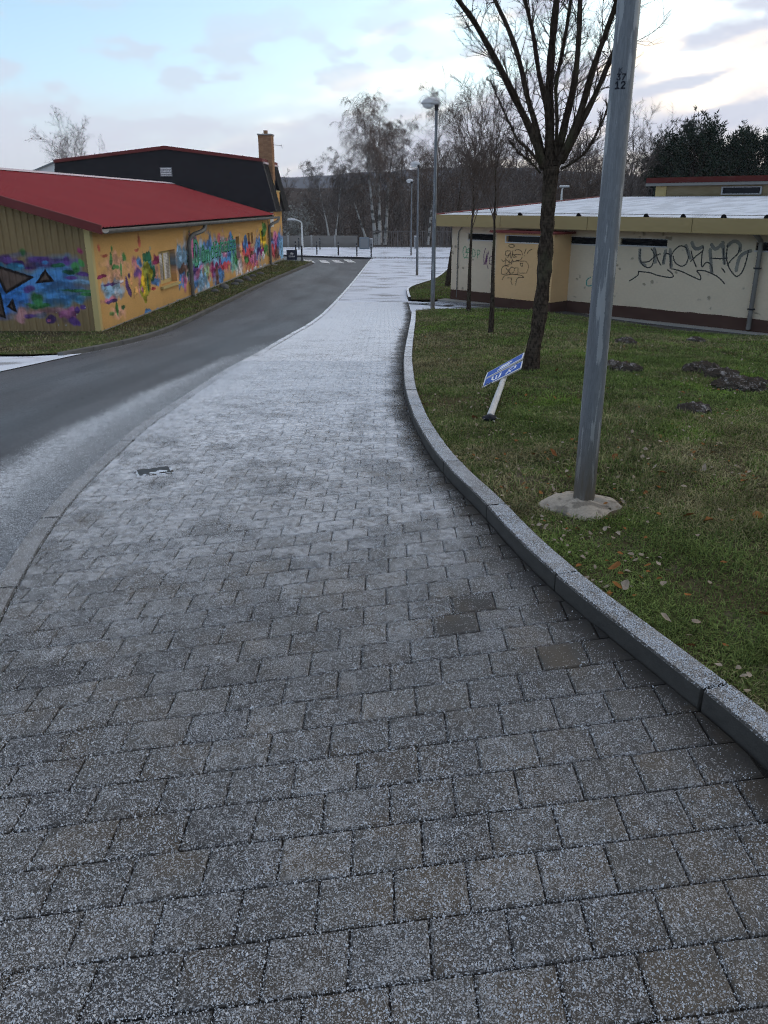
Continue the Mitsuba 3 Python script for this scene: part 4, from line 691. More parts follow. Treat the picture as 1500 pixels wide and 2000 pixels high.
street_lamp(2.02, 64.07, 'farthest lamp post of the row, by the railing')
# small white street lamp beyond the crossing, and one behind the pavilion
def arm_lamp(base, H, arm, label):
    k = thing('street_lamp', label, 'street lamp'); b = np.asarray(base)
    put(k, 'pole', tube([b, b + [0, 0, H * .9]], [.09, .06], 8), 'm_white_pole')
    put(k, 'arm', tube(curve([b + [0, 0, H * .9], b + [arm * .25, 0, H * .97], b + [arm, 0, H * 1.02]], 8), .045, 8), 'm_white_pole')
    v, f = chamfer_box((.65, .26, .16), .05); put(k, 'lamp_head', (v + b + [arm * 1.2, 0, H * 1.03], f), 'm_lamp_head')
B = at(591, 487, 76); arm_lamp(B, at(591, 430, 76)[2] - B[2], -.75, 'small white street lamp with curved arm by the concrete fence')
B = at(1094, 425, 58); arm_lamp(B, at(1094, 366, 58)[2] - B[2], .12, 'slim lamp showing above the pavilion roof behind the leaning tree')
# bollards
mat('m_bollard', (.012, .014, .02), .4, .5)
for (u, vb, Y), lab in zip([(578, 498, 62.8), (619, 497, 63.6), (661, 499, 63.4), (697, 502, 62.2), (725, 504, 61.4), (584, 487, 72.5), (625, 488, 72), (590, 510, 52.6)],
        ['front-row bollard farthest left, beside the blue board', 'second front-row bollard from the left', 'third front-row bollard from the left, behind the crossing stripes', 'fourth front-row bollard, left of the path corner', 'bollard at the tip of the road where the path begins', 'back-row bollard on the left near the fence', 'back-row bollard right of the white street lamp', 'dark post on the tip of the grass verge']):
    x, _, _ = at(u, vb, Y); z = float(ground(x, Y)) + .03; k = thing('bollard', 'dark steel ' + lab, 'bollard', 'bollards at the crossing')
    put(k, 'post', lathe([[.05, -.1], [.05, .9], [.035, .95], [.001, .96]], 14, (x, Y, z)), 'm_bollard', smooth=40); put(k, 'collar', lathe([[.05, .74], [.062, .75], [.062, .80], [.05, .81]], 14, (x, Y, z)), 'm_pole_far')
# crossing kerb
put('plaza', 'kerb_edge', cat(*[(lambda A, Bq: (np.vstack([np.c_[[A[0], Bq[0], Bq[0], A[0]], [A[1], Bq[1], Bq[1] + .15, A[1] + .15], [float(ground(A[0], A[1])) - .1, float(ground(*Bq)) - .1, float(ground(*Bq)) - .1, float(ground(A[0], A[1])) - .1]], np.c_[[A[0], Bq[0], Bq[0], A[0]], [A[1], Bq[1], Bq[1] + .15, A[1] + .15], [float(ground(A[0], A[1])) + .07, float(ground(*Bq)) + .07, float(ground(*Bq)) + .07, float(ground(A[0], A[1])) + .07]]]), HEXF))(a, b) for a, b in zip([(-.9, 60.72), (-4, 60.85), (-7, 60.9), (-12, 60.95), (-20, 60.95)][1:], [(-.9, 60.72), (-4, 60.85), (-7, 60.9), (-12, 60.95), (-20, 60.95)][:-1])]), 'm_vkerb_dark')
dmat('m_vkerb_dark', (.06, .062, .068))
# concrete panel fence (left) and bar railing (right)
dmat('m_fence_panel', proc(lambda p, n, uv: mix((.17, .155, .145), (.24, .225, .21), fbm(p.x * 1.2, p.y, p.z * 4, 4)))); dmat('m_fence_post', (.34, .33, .32)); mat('m_rail', (.12, .105, .10), .6, .3)
FN = thing('panel_fence', 'low grey-brown concrete panel fence in front of the birches', 'fence'); FY = 77.5; x = at(700, 484, FY)[0]; gz = float(ground(0, FY)) + .0
while x > -24:
    w = 2.1; put(FN, 'panel', bx((x - w / 2, FY, gz + .53), (w - .16, .06, .98)), 'm_fence_panel'); put(FN, 'post', bx((x - w, FY, gz + .53), (.16, .14, 1.1)), 'm_fence_post'); x -= w
RF = thing('bar_railing', 'brown metal bar railing right of the utility cabinets', 'railing'); x0, x1 = at(728, 486, 76.5)[0], 13.0
put(RF, 'rail', bx(((x0 + x1) / 2, 76.5, gz + 1.42), (x1 - x0, .05, .06)), 'm_rail'); put(RF, 'rail', bx(((x0 + x1) / 2, 76.5, gz + .14), (x1 - x0, .05, .06)), 'm_rail')
for k in range(int((x1 - x0) / 2.2) + 1): put(RF, 'post', bx((x0 + k * 2.2, 76.5, gz + .74), (.07, .07, 1.5)), 'm_rail')
for k in range(int((x1 - x0) / .16)): put(RF, 'bar', bx((x0 + .08 + k * .16, 76.55, gz + .78), (.03, .03, 1.22)), 'm_rail')
mat('m_cabinet', (.14, .17, .20), .5, .4)
for (u0, u1, v0, v1, Y), lab in zip([(702, 721, 464, 489, 74), (722, 728, 467, 488, 74.2), (809, 815, 461, 486, 74)], ['wide grey-blue utility cabinet at the end of the panel fence', 'narrow pale utility cabinet beside the wide one', 'pale utility cabinet in front of the railing']):
    A, Bq = at(u0, v1, Y), at(u1, v0, Y); k = thing('utility_cabinet', lab, 'cabinet'); zc = float(ground(A[0], Y)); h = max(.9, Bq[2] - zc)
    put(k, 'body', tuple(a if q else a + [(A[0] + Bq[0]) / 2, Y, zc + h / 2 + .03] for q, a in enumerate(chamfer_box((Bq[0] - A[0], .4, h), .02))), 'm_cabinet' if u0 == 702 else 'm_frame_pale')
    put(k, 'door', bx(((A[0] + Bq[0]) / 2, Y - .21, zc + h / 2 + .03), ((Bq[0] - A[0]) * .8, .015, h * .8)), 'm_pole_far'); put(k, 'plinth', bx(((A[0] + Bq[0]) / 2, Y, zc - .02), (Bq[0] - A[0] + .06, .44, .1)), 'm_plinth')
# blue board on the verge
mat('m_board', (.020, .030, .060), .5, .4); BB = thing('notice_board', 'small dark blue board with white emblem and lettering at the tip of the grass verge', 'sign'); c = at(570, 498, 51.0); gz_ = float(ground(c[0], 51))
put(BB, 'panel', bx((c[0], 51, c[2]), (.62, .04, .56)), 'm_board')
for sx in (-.22, .22): put(BB, 'leg', bx((c[0] + sx, 51.03, (c[2] + gz_) / 2), (.04, .04, c[2] - gz_ + .2)), 'm_pole_far')
e = extrude(Point(0, 0).buffer(.09).union(Polygon([(-.12, 0), (.12, 0), (0, .07)])), .003); put(BB, 'emblem', (np.c_[c[0] + e[0][:, 0] * 1.1, 50.977 - e[0][:, 2], c[2] + .08 + e[0][:, 1] * .6], e[1][:, ::-1]), 'm_white')
m = meshkit.text_mesh('Radka', .10, .003, True); tv = np.array(m.vertices); put(BB, 'lettering', (np.c_[c[0] - .20 + tv[:, 0] * .95, 50.977 - tv[:, 2], c[2] - .12 + tv[:, 1]], np.array(m.faces)), 'm_white')
# small cover in the paving
UC = thing('valve_cover', 'small dark iron valve cover, half frosted, set in the paving', 'cover'); c = at(300, 914, 5.35); cz = float(ground(c[0], c[1]))
cx, cy = c[0], c[1]; put(UC, 'frame', cat(*[bx((cx + ox, cy + oy, cz - .008), (sx, sy, .03), .42) for ox, oy, sx, sy in ((0, 0, .25, .17),)]), 'm_iron_frame')
put(UC, 'lid', bx((cx, cy, cz + .004), (.21, .13, .012), .42), 'm_iron')
mat('m_iron', proc(lambda p, n, uv: mix((.012, .011, .011), (.5, .53, .58), smoothstep(.60, .68, noise(p.x * 26 + 3, p.y * 26 + 1)))), .5, .4); mat('m_iron_frame', proc(lambda p, n, uv: mix((.05, .045, .04), (.55, .58, .63), smoothstep(.35, .5, noise(p.x * 40, p.y * 40)))), .7, .3)
# fallen parking signs: broken pole and two blue plates, leaning on the tree
mat('m_sign_pole', proc(lambda p, n, uv: mix((.36, .36, .36), (.50, .50, .50), fbm(p.x * 12, p.y * 12, p.z * 12, 3))), .5, .4, metallic=.2)
mat('m_sign_blue', (.022, .085, .36), .6, .25); mat('m_sign_white', (.62, .66, .72), .45, .4); mat('m_alu', (.42, .42, .43), .45, .5, metallic=.3)
FS = thing('broken_road_sign', 'knocked-down road sign with two blue plates leaning against the tree', 'road sign')
p0 = at(956, 826, 6.62); p0[2] = float(lawn_z(p0[0], p0[1])) + .05; p1 = at(983.5, 741, 8.80); p1 = p1 + (p1 - p0) * .22
put(FS, 'pole', tube([p0 + (p1 - p0) * t for t in (0, .04, .3, .7, 1)], [.033, .030, .030, .030, .030], 16), 'm_sign_pole', smooth=40)
pd = (p1 - p0) / np.linalg.norm(p1 - p0)
jag = trimesh.creation.icosphere(1, .05); put(FS, 'crushed_end', (np.array(jag.vertices) * [1.1, .7, .5] * (1 + .5 * (meshkit.noise(np.array(jag.vertices) * 40, 5)[:, None] - .3)) + p0 - pd * .03, np.array(jag.faces)), 'm_slat')
for a_ in range(5):
    q = np.array([math.cos(a_ * 1.3), math.sin(a_ * 1.3) * .6, .3 * math.sin(a_)]) * .05; put(FS, 'torn_strip', (np.vstack([p0 + q * .5, p0 + q * .5 + [.018, 0, 0], p0 + q * 1.9 - pd * .08]), np.array([[0, 1, 2], [2, 1, 0]])), 'm_alu')
def plate(BL, BR, TR, TL, nm, marks):
    C = np.array([BL, BR, TR, TL]); ex, ey = (BR - BL + TR - TL) / 2, (TL - BL + TR - BR) / 2; c = C.mean(0); n_ = np.cross(ex, ey); n_ /= np.linalg.norm(n_)
    P = lambda s, t, h: c + ex * s + ey * t + n_ * h
    def quad(s0, s1, t0, t1, h0, h1): return hexa([P(s0, t0, h0), P(s1, t0, h0), P(s1, t1, h0), P(s0, t1, h0)], [P(s0, t0, h1), P(s1, t0, h1), P(s1, t1, h1), P(s0, t1, h1)])
    k = put(FS, nm, quad(-.5, .5, -.5, .5, -.012, .004), 'm_alu'); put(k, 'border', quad(-.49, .49, -.48, .48, .0042, .006), 'm_sign_white'); put(k, 'face', quad(-.465, .465, -.41, .41, .0062, .008), 'm_sign_blue')
    for pts, w in marks:
        g_ = LineString(pts).buffer(w, quad_segs=4); v, f = extrude(g_, .0015); put(k, 'symbol', (np.array([P(a, b, .0082 + d) for a, b, d in v]), f), 'm_sign_white')
BL1, BR1, TL1, TR1 = at(941, 757, 8.35), at(1018, 721, 8.95), at(946, 744, 8.58), at(1022, 703, 9.2); BL2, BR2, TL2, TR2 = at(946.5, 741, 8.62), at(1020.5, 701, 9.2), at(951, 730, 8.86), at(1025, 688, 9.46)
plate(BL1, BR1, TR1, TL1, 'lower_plate', [([(-.28, .25), (-.28, -.05), (-.22, -.28), (-.10, -.25), (-.08, .0), (-.08, .25)], .022), ([(-.18, .2), (-.18, -.2)], .018), ([(.08, -.3), (.14, .0), (.20, -.25)], .02), ([(.14, .1), (.22, .28), (.32, .2), (.30, -.05), (.2, -.1)], .022)])
plate(BL2, BR2, TR2, TL2, 'upper_plate', [([(-.10, -.22), (.05, -.22)], .10), ([(-.05, .05), (.09, .05)], .10)])

# ------------------------------------------------------------------ trees
dmat('m_birch_limb', (.24, .215, .20))
def grow(P, R, L, m, t0, ang, ratio, n, up, droop, wander, rr, rng, t1=1.0, minr=.0):
    B, nP = R.shape; t = np.sort(rng.uniform(t0, t1, (B, m)), 1); x = t * (nP - 1); i = np.minimum(x.astype(int), nP - 2); fr = (x - i)[..., None]; b = np.arange(B)[:, None]
    S = P[b, i] * (1 - fr) + P[b, i + 1] * fr; tan = P[b, i + 1] - P[b, i]; tan /= np.linalg.norm(tan, axis=-1, keepdims=True) + 1e-9
    r0 = (R[b, i] * (1 - fr[..., 0]) + R[b, i + 1] * fr[..., 0]) * rr; q = rng.normal(size=S.shape); q -= (q * tan).sum(-1, keepdims=True) * tan; q /= np.linalg.norm(q, axis=-1, keepdims=True) + 1e-9
    a = np.radians(ang) * rng.uniform(.65, 1.3, (B, m, 1)); d = np.cos(a) * tan + np.sin(a) * q + np.array([0, 0, up]); d /= np.linalg.norm(d, axis=-1, keepdims=True)
    l = L[:, None] * ratio * rng.uniform(.6, 1.25, (B, m)) * (1.15 - .6 * t); S, d, l, r0 = S.reshape(-1, 3), d.reshape(-1, 3), l.ravel(), np.maximum(r0.ravel(), minr)
    pts = [S]
    for k in range(n - 1):
        d = d + wander * rng.normal(size=d.shape) + np.array([0, 0, -droop * (k + .5) / n]); d /= np.linalg.norm(d, axis=-1, keepdims=True); pts.append(pts[-1] + d * (l / (n - 1))[:, None])
    return np.stack(pts, 1), r0[:, None] * np.linspace(1, .35, n)[None], l
def stem(p0, p1, r0, r1, n=8, bend=.2, rng=rng):
    t = np.linspace(0, 1, n)[:, None]; P = np.asarray(p0) * (1 - t) + np.asarray(p1) * t; q = np.cumsum(rng.normal(0, bend / n, (n, 3)), 0); q[:, 2] *= .2
    return (P + q * t)[None], (r1 + (r0 - r1) * np.linspace(1, 0, n) ** 1.5)[None], np.array([np.linalg.norm(np.asarray(p1) - p0)])
# the leaning lawn tree, limbs followed from the photograph
rt = np.random.default_rng(21)
TREE = thing('lawn_tree', 'bare leaning tree with dark ringed bark and upright limbs, the broken sign against its foot', 'tree', 'lawn trees'); TY = 9.78; b0 = at(1030, 742, TY)
tr = [b0 + [0, 0, -.15], b0 + [0.02, 0, .05], at(1040, 690, TY), at(1052, 630, TY + .02), at(1062, 540, TY + .04), at(1068, 450, TY + .03), at(1073, 370, TY), at(1077, 325, TY)]
tp = curve(tr, 26); tr_r = np.interp(np.linspace(0, 1, 26), [0, .06, .14, .3, .7, .9, 1], [.17, .118, .096, .086, .076, .078, .092])
tr_r = tr_r * (1 + .06 * rt.normal(size=26) * (np.arange(26) > 2))
v, f = tubes(tp[None], tr_r[None], 22); v += (meshkit.noise(v * np.array([14, 14, 9]), 8)[:, None] - .5) * .03 * (np.c_[v[:, :2] - tp[np.repeat(np.arange(26), 22)][:, :2], np.zeros(len(v))] / .13)
put(TREE, 'trunk', (v, f), 'm_bark', smooth=True)
LIMBS = [([(1062, 330), (1043, 270), (1010, 200), (975, 130), (945, 75), (918, 30), (895, 0), (868, -60)], .068, .030, -.9, True), ([(1064, 320), (1045, 240), (1030, 190), (1012, 110), (990, 50), (962, -10), (940, -70)], .055, .026, .8, True), ([(1071, 325), (1074, 250), (1072, 180), (1078, 90), (1086, 10), (1092, -80)], .085, .040, -.3, True),
         ([(1072, 320), (1070, 230), (1052, 140), (1040, 60), (1020, -20), (1005, -90)], .052, .024, .5, True), ([(1084, 325), (1105, 235), (1122, 160), (1130, 80), (1133, 0), (1138, -80)], .068, .030, .7, True), ([(1090, 320), (1118, 260), (1140, 200), (1160, 130), (1185, 60), (1205, 0), (1222, -70)], .066, .030, -.7, True),
         ([(1096, 318), (1130, 250), (1165, 180), (1195, 110), (1225, 50), (1252, -10), (1275, -70)], .060, .026, .3, True), ([(1084, 320), (1088, 240), (1087, 160), (1100, 90), (1112, 20), (1118, -60)], .036, .02, -1.0, True), ([(1058, 325), (1030, 290), (1012, 275), (995, 240), (978, 205), (962, 165)], .024, .009, .4, False), ([(1095, 330), (1122, 315), (1145, 295), (1165, 260), (1185, 215), (1196, 170)], .024, .009, -.5, False),
         ([(1055, 338), (1035, 315), (1015, 300), (1000, 280)], .016, .006, -.6, False)]
lp, lr, ll = [], [], []
for pts, r0, r1, dep, tall in LIMBS:
    n = len(pts); q = np.array([at(u, w, TY + dep * (k / (n - 1)) ** 1.2) for k, (u, w) in enumerate(pts)])
    if tall: q = np.vstack([q, q[-1] + (q[-1] - q[-2]) * 1.6 + [0, 0, .5]])
    q = curve(q, 28); lp.append(q); lr.append(.64 * np.linspace(r0, r1 * (.5 if tall else 1), 28) * (1 + .09 * rt.normal(size=28))); ll.append(np.linalg.norm(q[-1] - q[0]))
    v, f = tubes(q[None], lr[-1][None], 12); put(TREE, 'limb', (v, f), 'm_bark', smooth=True)
A = (np.array(lp), np.array(lr), np.array(ll))
L1 = grow(*A, 24, .10, 40, .19, 7, .50, -.20, .13, .17, rt, minr=.0048); L2 = grow(*L1, 6, .1, 42, .55, 6, .30, -.05, .17, .60, rt, minr=.0028); L3 = grow(*L2, 3, .15, 50, .6, 4, .10, 0, .2, .7, rt, minr=.0021)
Sp = grow(*A, 60, .08, 60, .045, 3, .15, 0, .15, .16, rt, minr=.005)      # short spurs that make the limbs knobbly
put(TREE, 'twigs', cat(tubes(L1[0], L1[1], 5), tubes(L2[0], L2[1], 4), tubes(L3[0], L3[1], 3), tubes(Sp[0], np.maximum(Sp[1], .004), 4)), 'm_twig', kind='stuff')

def bare_tree(label, u, Y, v_base, v_top, r0, tw, spread=36, group=None, name='bare_tree', trunk_frac=.25, m=(18, 9, 6), up=.25, droop=0.0, bark='m_bark', seed=0, lean=0.0, ratio=(.45, .42, .45), minr=.006, z0=None, stems=1, width=None, leaves=None, sides=(8, 4, 3)):
    r_ = np.random.default_rng(seed + 100); k = thing(name, label, 'tree', group); b = at(u, v_base, Y); t = at(u + lean, v_top, Y)
    if z0 is not None: b[2] = z0
    Ps = []
    for s in range(stems):
        off = np.array([(s - (stems - 1) / 2) * .35 * (stems > 1), r_.normal(0, .2) * (stems > 1), 0]); tp_ = t + np.array([(s - (stems - 1) / 2) * (width or 2.0) * (stems > 1), r_.normal(0, 1) * (stems > 1), -abs(r_.normal(0, 1.0)) * (s > 0)])
        Ps.append(stem(b + off, tp_, r0, r0 * .10, 12, .5 * (t[2] - b[2]) / 8, r_))
    P = tuple(np.concatenate([p[i] for p in Ps]) for i in range(3))
    v, f = tubes(P[0], P[1], sides[0]); put(k, 'trunk', (v, f), bark, smooth=True)
    a = grow(*P, m[0], trunk_frac, spread, ratio[0], 8, up, droop * .3, .10, .5, r_, minr=minr * 2); b2 = grow(*a, m[1], .15, 40, ratio[1], 6, up * .5, droop, .14, .5, r_, minr=minr * 1.2); c = grow(*b2, m[2], .15, 42, ratio[2], 5, 0, droop * 1.6, .16, .6, r_, minr=minr)
    big = a; put(k, 'limbs', tubes(big[0], big[1] * .8, sides[1]), 'm_birch_limb' if bark == 'm_birch' else tw, kind='stuff'); put(k, 'crown', cat(tubes(b2[0], b2[1], 3), tubes(c[0], c[1], 3)), tw, kind='stuff')
    if leaves:
        e = c[0][:, -1]; e = e[r_.random(len(e)) < leaves]; s = .03 + .03 * r_.random(len(e)); d1 = r_.normal(size=e.shape) * s[:, None]; d2 = r_.normal(size=e.shape) * s[:, None]; n = len(e)
        put(k, 'leaves', (np.vstack([e, e + d1, e + d2]), np.c_[np.arange(n), np.arange(n) + n, np.arange(n) + 2 * n]), 'm_dry_leaf', kind='stuff')
    return k
GY = lambda u, v, Y: float(ground(at(u, v, Y)[0], Y))
bare_tree('slim young bare tree on the lawn, nearer of the two behind the leaning tree', 958, 15.36, 662, 272, .056, 'm_twig_brown', 24, 'lawn trees', 'lawn_tree', .58, (20, 9, 6), .35, seed=1, lean=14, ratio=(.58, .40, .42), minr=.0035)
bare_tree('young bare tree on the lawn, farthest of the three, under the pavilion corner', 915, 22.1, 617, 268, .064, 'm_twig_brown', 30, 'lawn trees', 'lawn_tree', .47, (26, 10, 7), .30, seed=2, lean=8, ratio=(.62, .42, .42), minr=.0045)
# birches beyond the fence: white stems, hanging twigs
bare_tree('tall weeping birch with several white stems, left of the lamp posts', 738, 86, 478, 222, .23, 'm_twig_pink', 42, 'birches beyond the fence', 'birch_tree', .26, (24, 13, 11), .35, .9, 'm_birch', 3, -14, (.48, .42, .75), .010, None, 2, 1.6)
bare_tree('weeping birch with a broad hanging crown just right of the tallest one', 752, 88, 478, 258, .21, 'm_twig_grey', 40, 'birches beyond the fence', 'birch_tree', .28, (26, 14, 12), .35, .9, 'm_birch', 4, 12, (.42, .42, .75), .010)
bare_tree('smaller birch with forked pale stems nearest the concrete fence on the left', 650, 84, 484, 335, .12, 'm_twig_grey', 38, 'birches beyond the fence', 'birch_tree', .32, (20, 12, 9), .3, .8, 'm_birch', 5, -8, (.48, .4, .7), .009, None, 2, 2.4)
bare_tree('birch with a pinkish top glowing behind the second lamp post', 836, 92, 478, 212, .16, 'm_twig_pink', 40, 'birches beyond the fence', 'birch_tree', .3, (24, 13, 11), .35, .8, 'm_birch', 6, 26, (.40, .40, .75), .010)
bare_tree('low drooping birch leaning out left of the tallest one', 716, 87, 470, 318, .13, 'm_twig_grey', 44, 'birches beyond the fence', 'birch_tree', .3, (22, 12, 11), .25, .95, 'm_birch', 7, -50, (.50, .4, .75), .010)
bare_tree('grey-barked tree standing right behind the bar railing', 864, 80, 488, 335, .19, 'm_twig_brown', 36, None, 'bare_tree', .3, (18, 9, 7), .35, 0, 'm_twig_grey', 8, 10, ratio=(.55, .42, .45), minr=.010)
# bare trees behind the pavilion and the halls
for args in [('bushy bare tree behind the pavilion roof, between the slim lawn trees and the leaning tree', 1003, 62, 452, 335, .16, 11), ('bare tree behind the pavilion just left of the leaning trunk', 1040, 66, 450, 345, .16, 12), ('spreading bare tree right of the near lamp post, in front of the pines', 1236, 58, 440, 262, .24, 13), ('wide bare tree seen between the leaning tree and the near lamp post', 1150, 60, 440, 285, .22, 14), ('twiggy bare tree left of the slim lawn trees, over the railing', 930, 78, 470, 312, .20, 15), ('thin bare tree behind the second lamp post', 862, 82, 478, 300, .18, 16), ('low twiggy tree above the pavilion corner', 968, 72, 460, 330, .16, 17), ('bare tree filling the gap right of the leaning trunk', 1100, 70, 450, 335, .17, 18)]:
    lab, u, Y, vb, vt, r, sd = args; bare_tree(lab, u, Y, vb, vt, r, ['m_twig_brown', 'm_twig_grey'][sd % 2], 46, 'bare trees behind the pavilion', 'bare_tree', .20, (26, 11, 8), .16, 0, 'm_twig_grey', sd, 0, (.62, .44, .46), .0085, z0=-2.3)
bare_tree('bare tree with a few clinging dry leaves behind the black-clad building', 150, 66, 420, 274, .13, 'm_twig_grey', 40, None, 'bare_tree', .42, (26, 11, 6), .25, 0, 'm_twig_grey', 30, 0, (.55, .42, .42), .0085, z0=-2.0, leaves=.5)
# dark trunk leaning at the pavilion corner
bare_tree('dark leaning trunk half hidden by the left corner of the pavilion', 874, 34.5, 560, 330, .12, 'm_twig_brown', 30, None, 'bare_tree', .5, (10, 6, 5), .4, 0, 'm_bark', 33, 30, (.3, .4, .45), .007)
# pines
def pine(label, u, Y, v_top, w, seed):
    r_ = np.random.default_rng(seed); k = thing('pine_tree', label, 'tree', 'pines behind the pavilion'); t = at(u, v_top, Y); b = np.array([t[0], Y, -2.2]); P = stem(b, t, .22, .03, 10, .3, r_)
    put(k, 'trunk', tubes(P[0], P[1], 8), 'm_twig', smooth=True); a = grow(*P, 60, .35, 68, w / max(P[2][0], 1) , 6, .35, -.25, .08, .35, r_, minr=.015); c = grow(*a, 7, .25, 42, .5, 4, .35, -.2, .1, .5, r_, minr=.008)
    put(k, 'limbs', tubes(a[0], a[1], 3), 'm_twig', kind='stuff'); e = np.vstack([c[0][:, 1:].reshape(-1, 3), a[0][:, 3:].reshape(-1, 3)]); e = np.repeat(e, 8, 0); n = len(e); d1 = r_.normal(size=(n, 3)); d1[:, 2] = np.abs(d1[:, 2]) + .3; d1 /= np.linalg.norm(d1, axis=1, keepdims=True); s = np.cross(d1, r_.normal(size=(n, 3))); s /= np.linalg.norm(s, axis=1, keepdims=True); L_ = r_.uniform(.16, .34, (n, 1)); e = e + r_.normal(0, .07, e.shape)
    uvp = np.repeat(r_.random(n), 3).reshape(n, 3); V = np.stack([e - s * .035, e + s * .035, e + d1 * L_], 1)
    put(k, 'crown', (V.reshape(-1, 3), np.arange(3 * n).reshape(n, 3)), 'm_pine', kind='stuff', uv=np.c_[uvp.ravel(), uvp.ravel() * 0])
for lab, u, Y, vt, w, s in [('dark pine farthest left, tallest tip beside the bare tree', 1362, 56, 296, 3.8, 1), ('dark pine on the left flank, lower and bushy', 1318, 58, 322, 2.8, 2), ('dark pine in the middle of the group', 1425, 57, 312, 3.2, 3), ('dark pine near the right edge of the picture', 1478, 56, 304, 3.6, 4), ('low pine filling the gap in the group', 1395, 60, 322, 3.0, 5), ('dark pine just past the right edge', 1540, 57, 300, 3.2, 6)]: pine(lab, u, Y, vt, w, s)
# far woodland: a brown mass of trees behind the fence, and the ridge
def proto(seed, H):
    r_ = np.random.default_rng(seed); P = stem([0, 0, 0], [r_.normal(0, .4), 0, H], .16, .03, 8, .6, r_); a = grow(*P, 18, .1, 42, .38, 5, .35, 0, .12, .5, r_, minr=.03); b = grow(*a, 7, .15, 42, .45, 4, .1, 0, .15, .6, r_, minr=.018); c = grow(*b, 5, .2, 45, .5, 3, 0, 0, .2, .7, r_, minr=.013)
    return cat(tubes(P[0], P[1], 4), tubes(a[0], a[1], 3), tubes(b[0], b[1], 3), tubes(c[0], c[1], 3))
for q in range(4): scene[f'wood_kind_{q}'] = {'type': 'shapegroup', 'tree': mikit.ply(proto(200 + q, 9.0), ['m_twig_brown', 'm_twig_grey', 'm_wood', 'm_wood'][q])}
dmat('m_wood', (.105, .084, .076))
rw = np.random.default_rng(77); n_w = 0
for Y, x0, x1, step, zb, hs in [(96, -26, 60, 2.4, -5.0, .85), (104, -30, 66, 2.2, -5.0, .95), (114, -34, 72, 2.2, -5, 1.05), (126, -40, 80, 2.4, -4.5, 1.1), (140, -46, 90, 2.8, -4, 1.15)]:
    for x in np.arange(x0, x1, step):
        n_w += 1; s = hs * rw.uniform(.75, 1.15) * (1.28 if x > 4 else 1 if x > -2 else .82)
        scene[f'woodland__{n_w:03d}'] = {'type': 'instance', 'shapegroup': {'type': 'ref', 'id': f'wood_kind_{rw.integers(4)}'}, 'to_world': T().translate([x + rw.normal(0, .8), Y + rw.normal(0, 2), zb]).rotate([0, 0, 1], rw.uniform(0, 360)).scale([s * 1.15, s * 1.15, s])}
labels['woodland'] = {'kind': 'stuff', 'label': 'brown leafless woodland behind the fence', 'category': 'woodland'}
STRUCT_LABELS.update(hill='wooded blue-grey ridge on the horizon', woodland_slope='dark brown wooded slope behind the fence')
def ridge(Y, x0, x1, hfun, n, depth, key, m):
    xs = np.linspace(x0, x1, n); V, m_ = [], 9
    for j in range(m_): t = j / (m_ - 1); V.append(np.c_[xs, np.full(n, Y + depth * t), -6 + (hfun(xs) + 6) * np.sin(t * np.pi / 2)])
    i, j = np.meshgrid(np.arange(m_ - 1), np.arange(n - 1), indexing='ij'); a = (i * n + j).ravel(); struct(key, (np.vstack(V), np.c_[a, a + 1, a + n + 1, a + n]), m, smooth=True)
dmat('m_slope', proc(lambda p, n, uv: mix((.045, .038, .038), (.10, .082, .074), fbm(p.x * .5, p.y * .1, p.z * .35, 4))))
ridge(150, -400, 400, lambda x: 4.2 + 2.0 * np.sin(x * .03 + 1) * 0 + 1.2 * meshkit.fbm(np.c_[x * .12, x * 0, x * 0], 4, 3), 240, 50, 'woodland_slope', 'm_slope')
ridge(700, -880, 880, lambda x: 1.65 + 800 * (.028 + .006 * np.sin(x * .006 + 1.2) + .004 * np.sin(x * .017)) + 2.5 * meshkit.fbm(np.c_[x * .08, x * 0, x * 0], 4, 3), 500, 120, 'hill', 'm_hill')
# pale seed-headed shrub by the white lamp
rs = np.random.default_rng(5); SH = thing('pale_shrub', 'pale fluffy shrub behind the white street lamp', 'shrub'); c = at(580, 440, 84); e = c + rs.normal(0, 1, (1800, 3)) * [.75, .5, .85] + rs.normal(0, .3, (1800, 3)); d1, d2 = rs.normal(0, .10, e.shape), rs.normal(0, .10, e.shape); u_ = np.repeat(rs.random(1800), 3)
put(SH, 'foliage', (np.stack([e, e + d1, e + d2], 1).reshape(-1, 3), np.arange(5400).reshape(-1, 3)), 'm_pale_leaf', kind='stuff', uv=np.c_[u_, u_])
put(SH, 'stem', tube([[c[0], 84, -5], [c[0], 84, c[2]]], .06, 6), 'm_twig_grey')

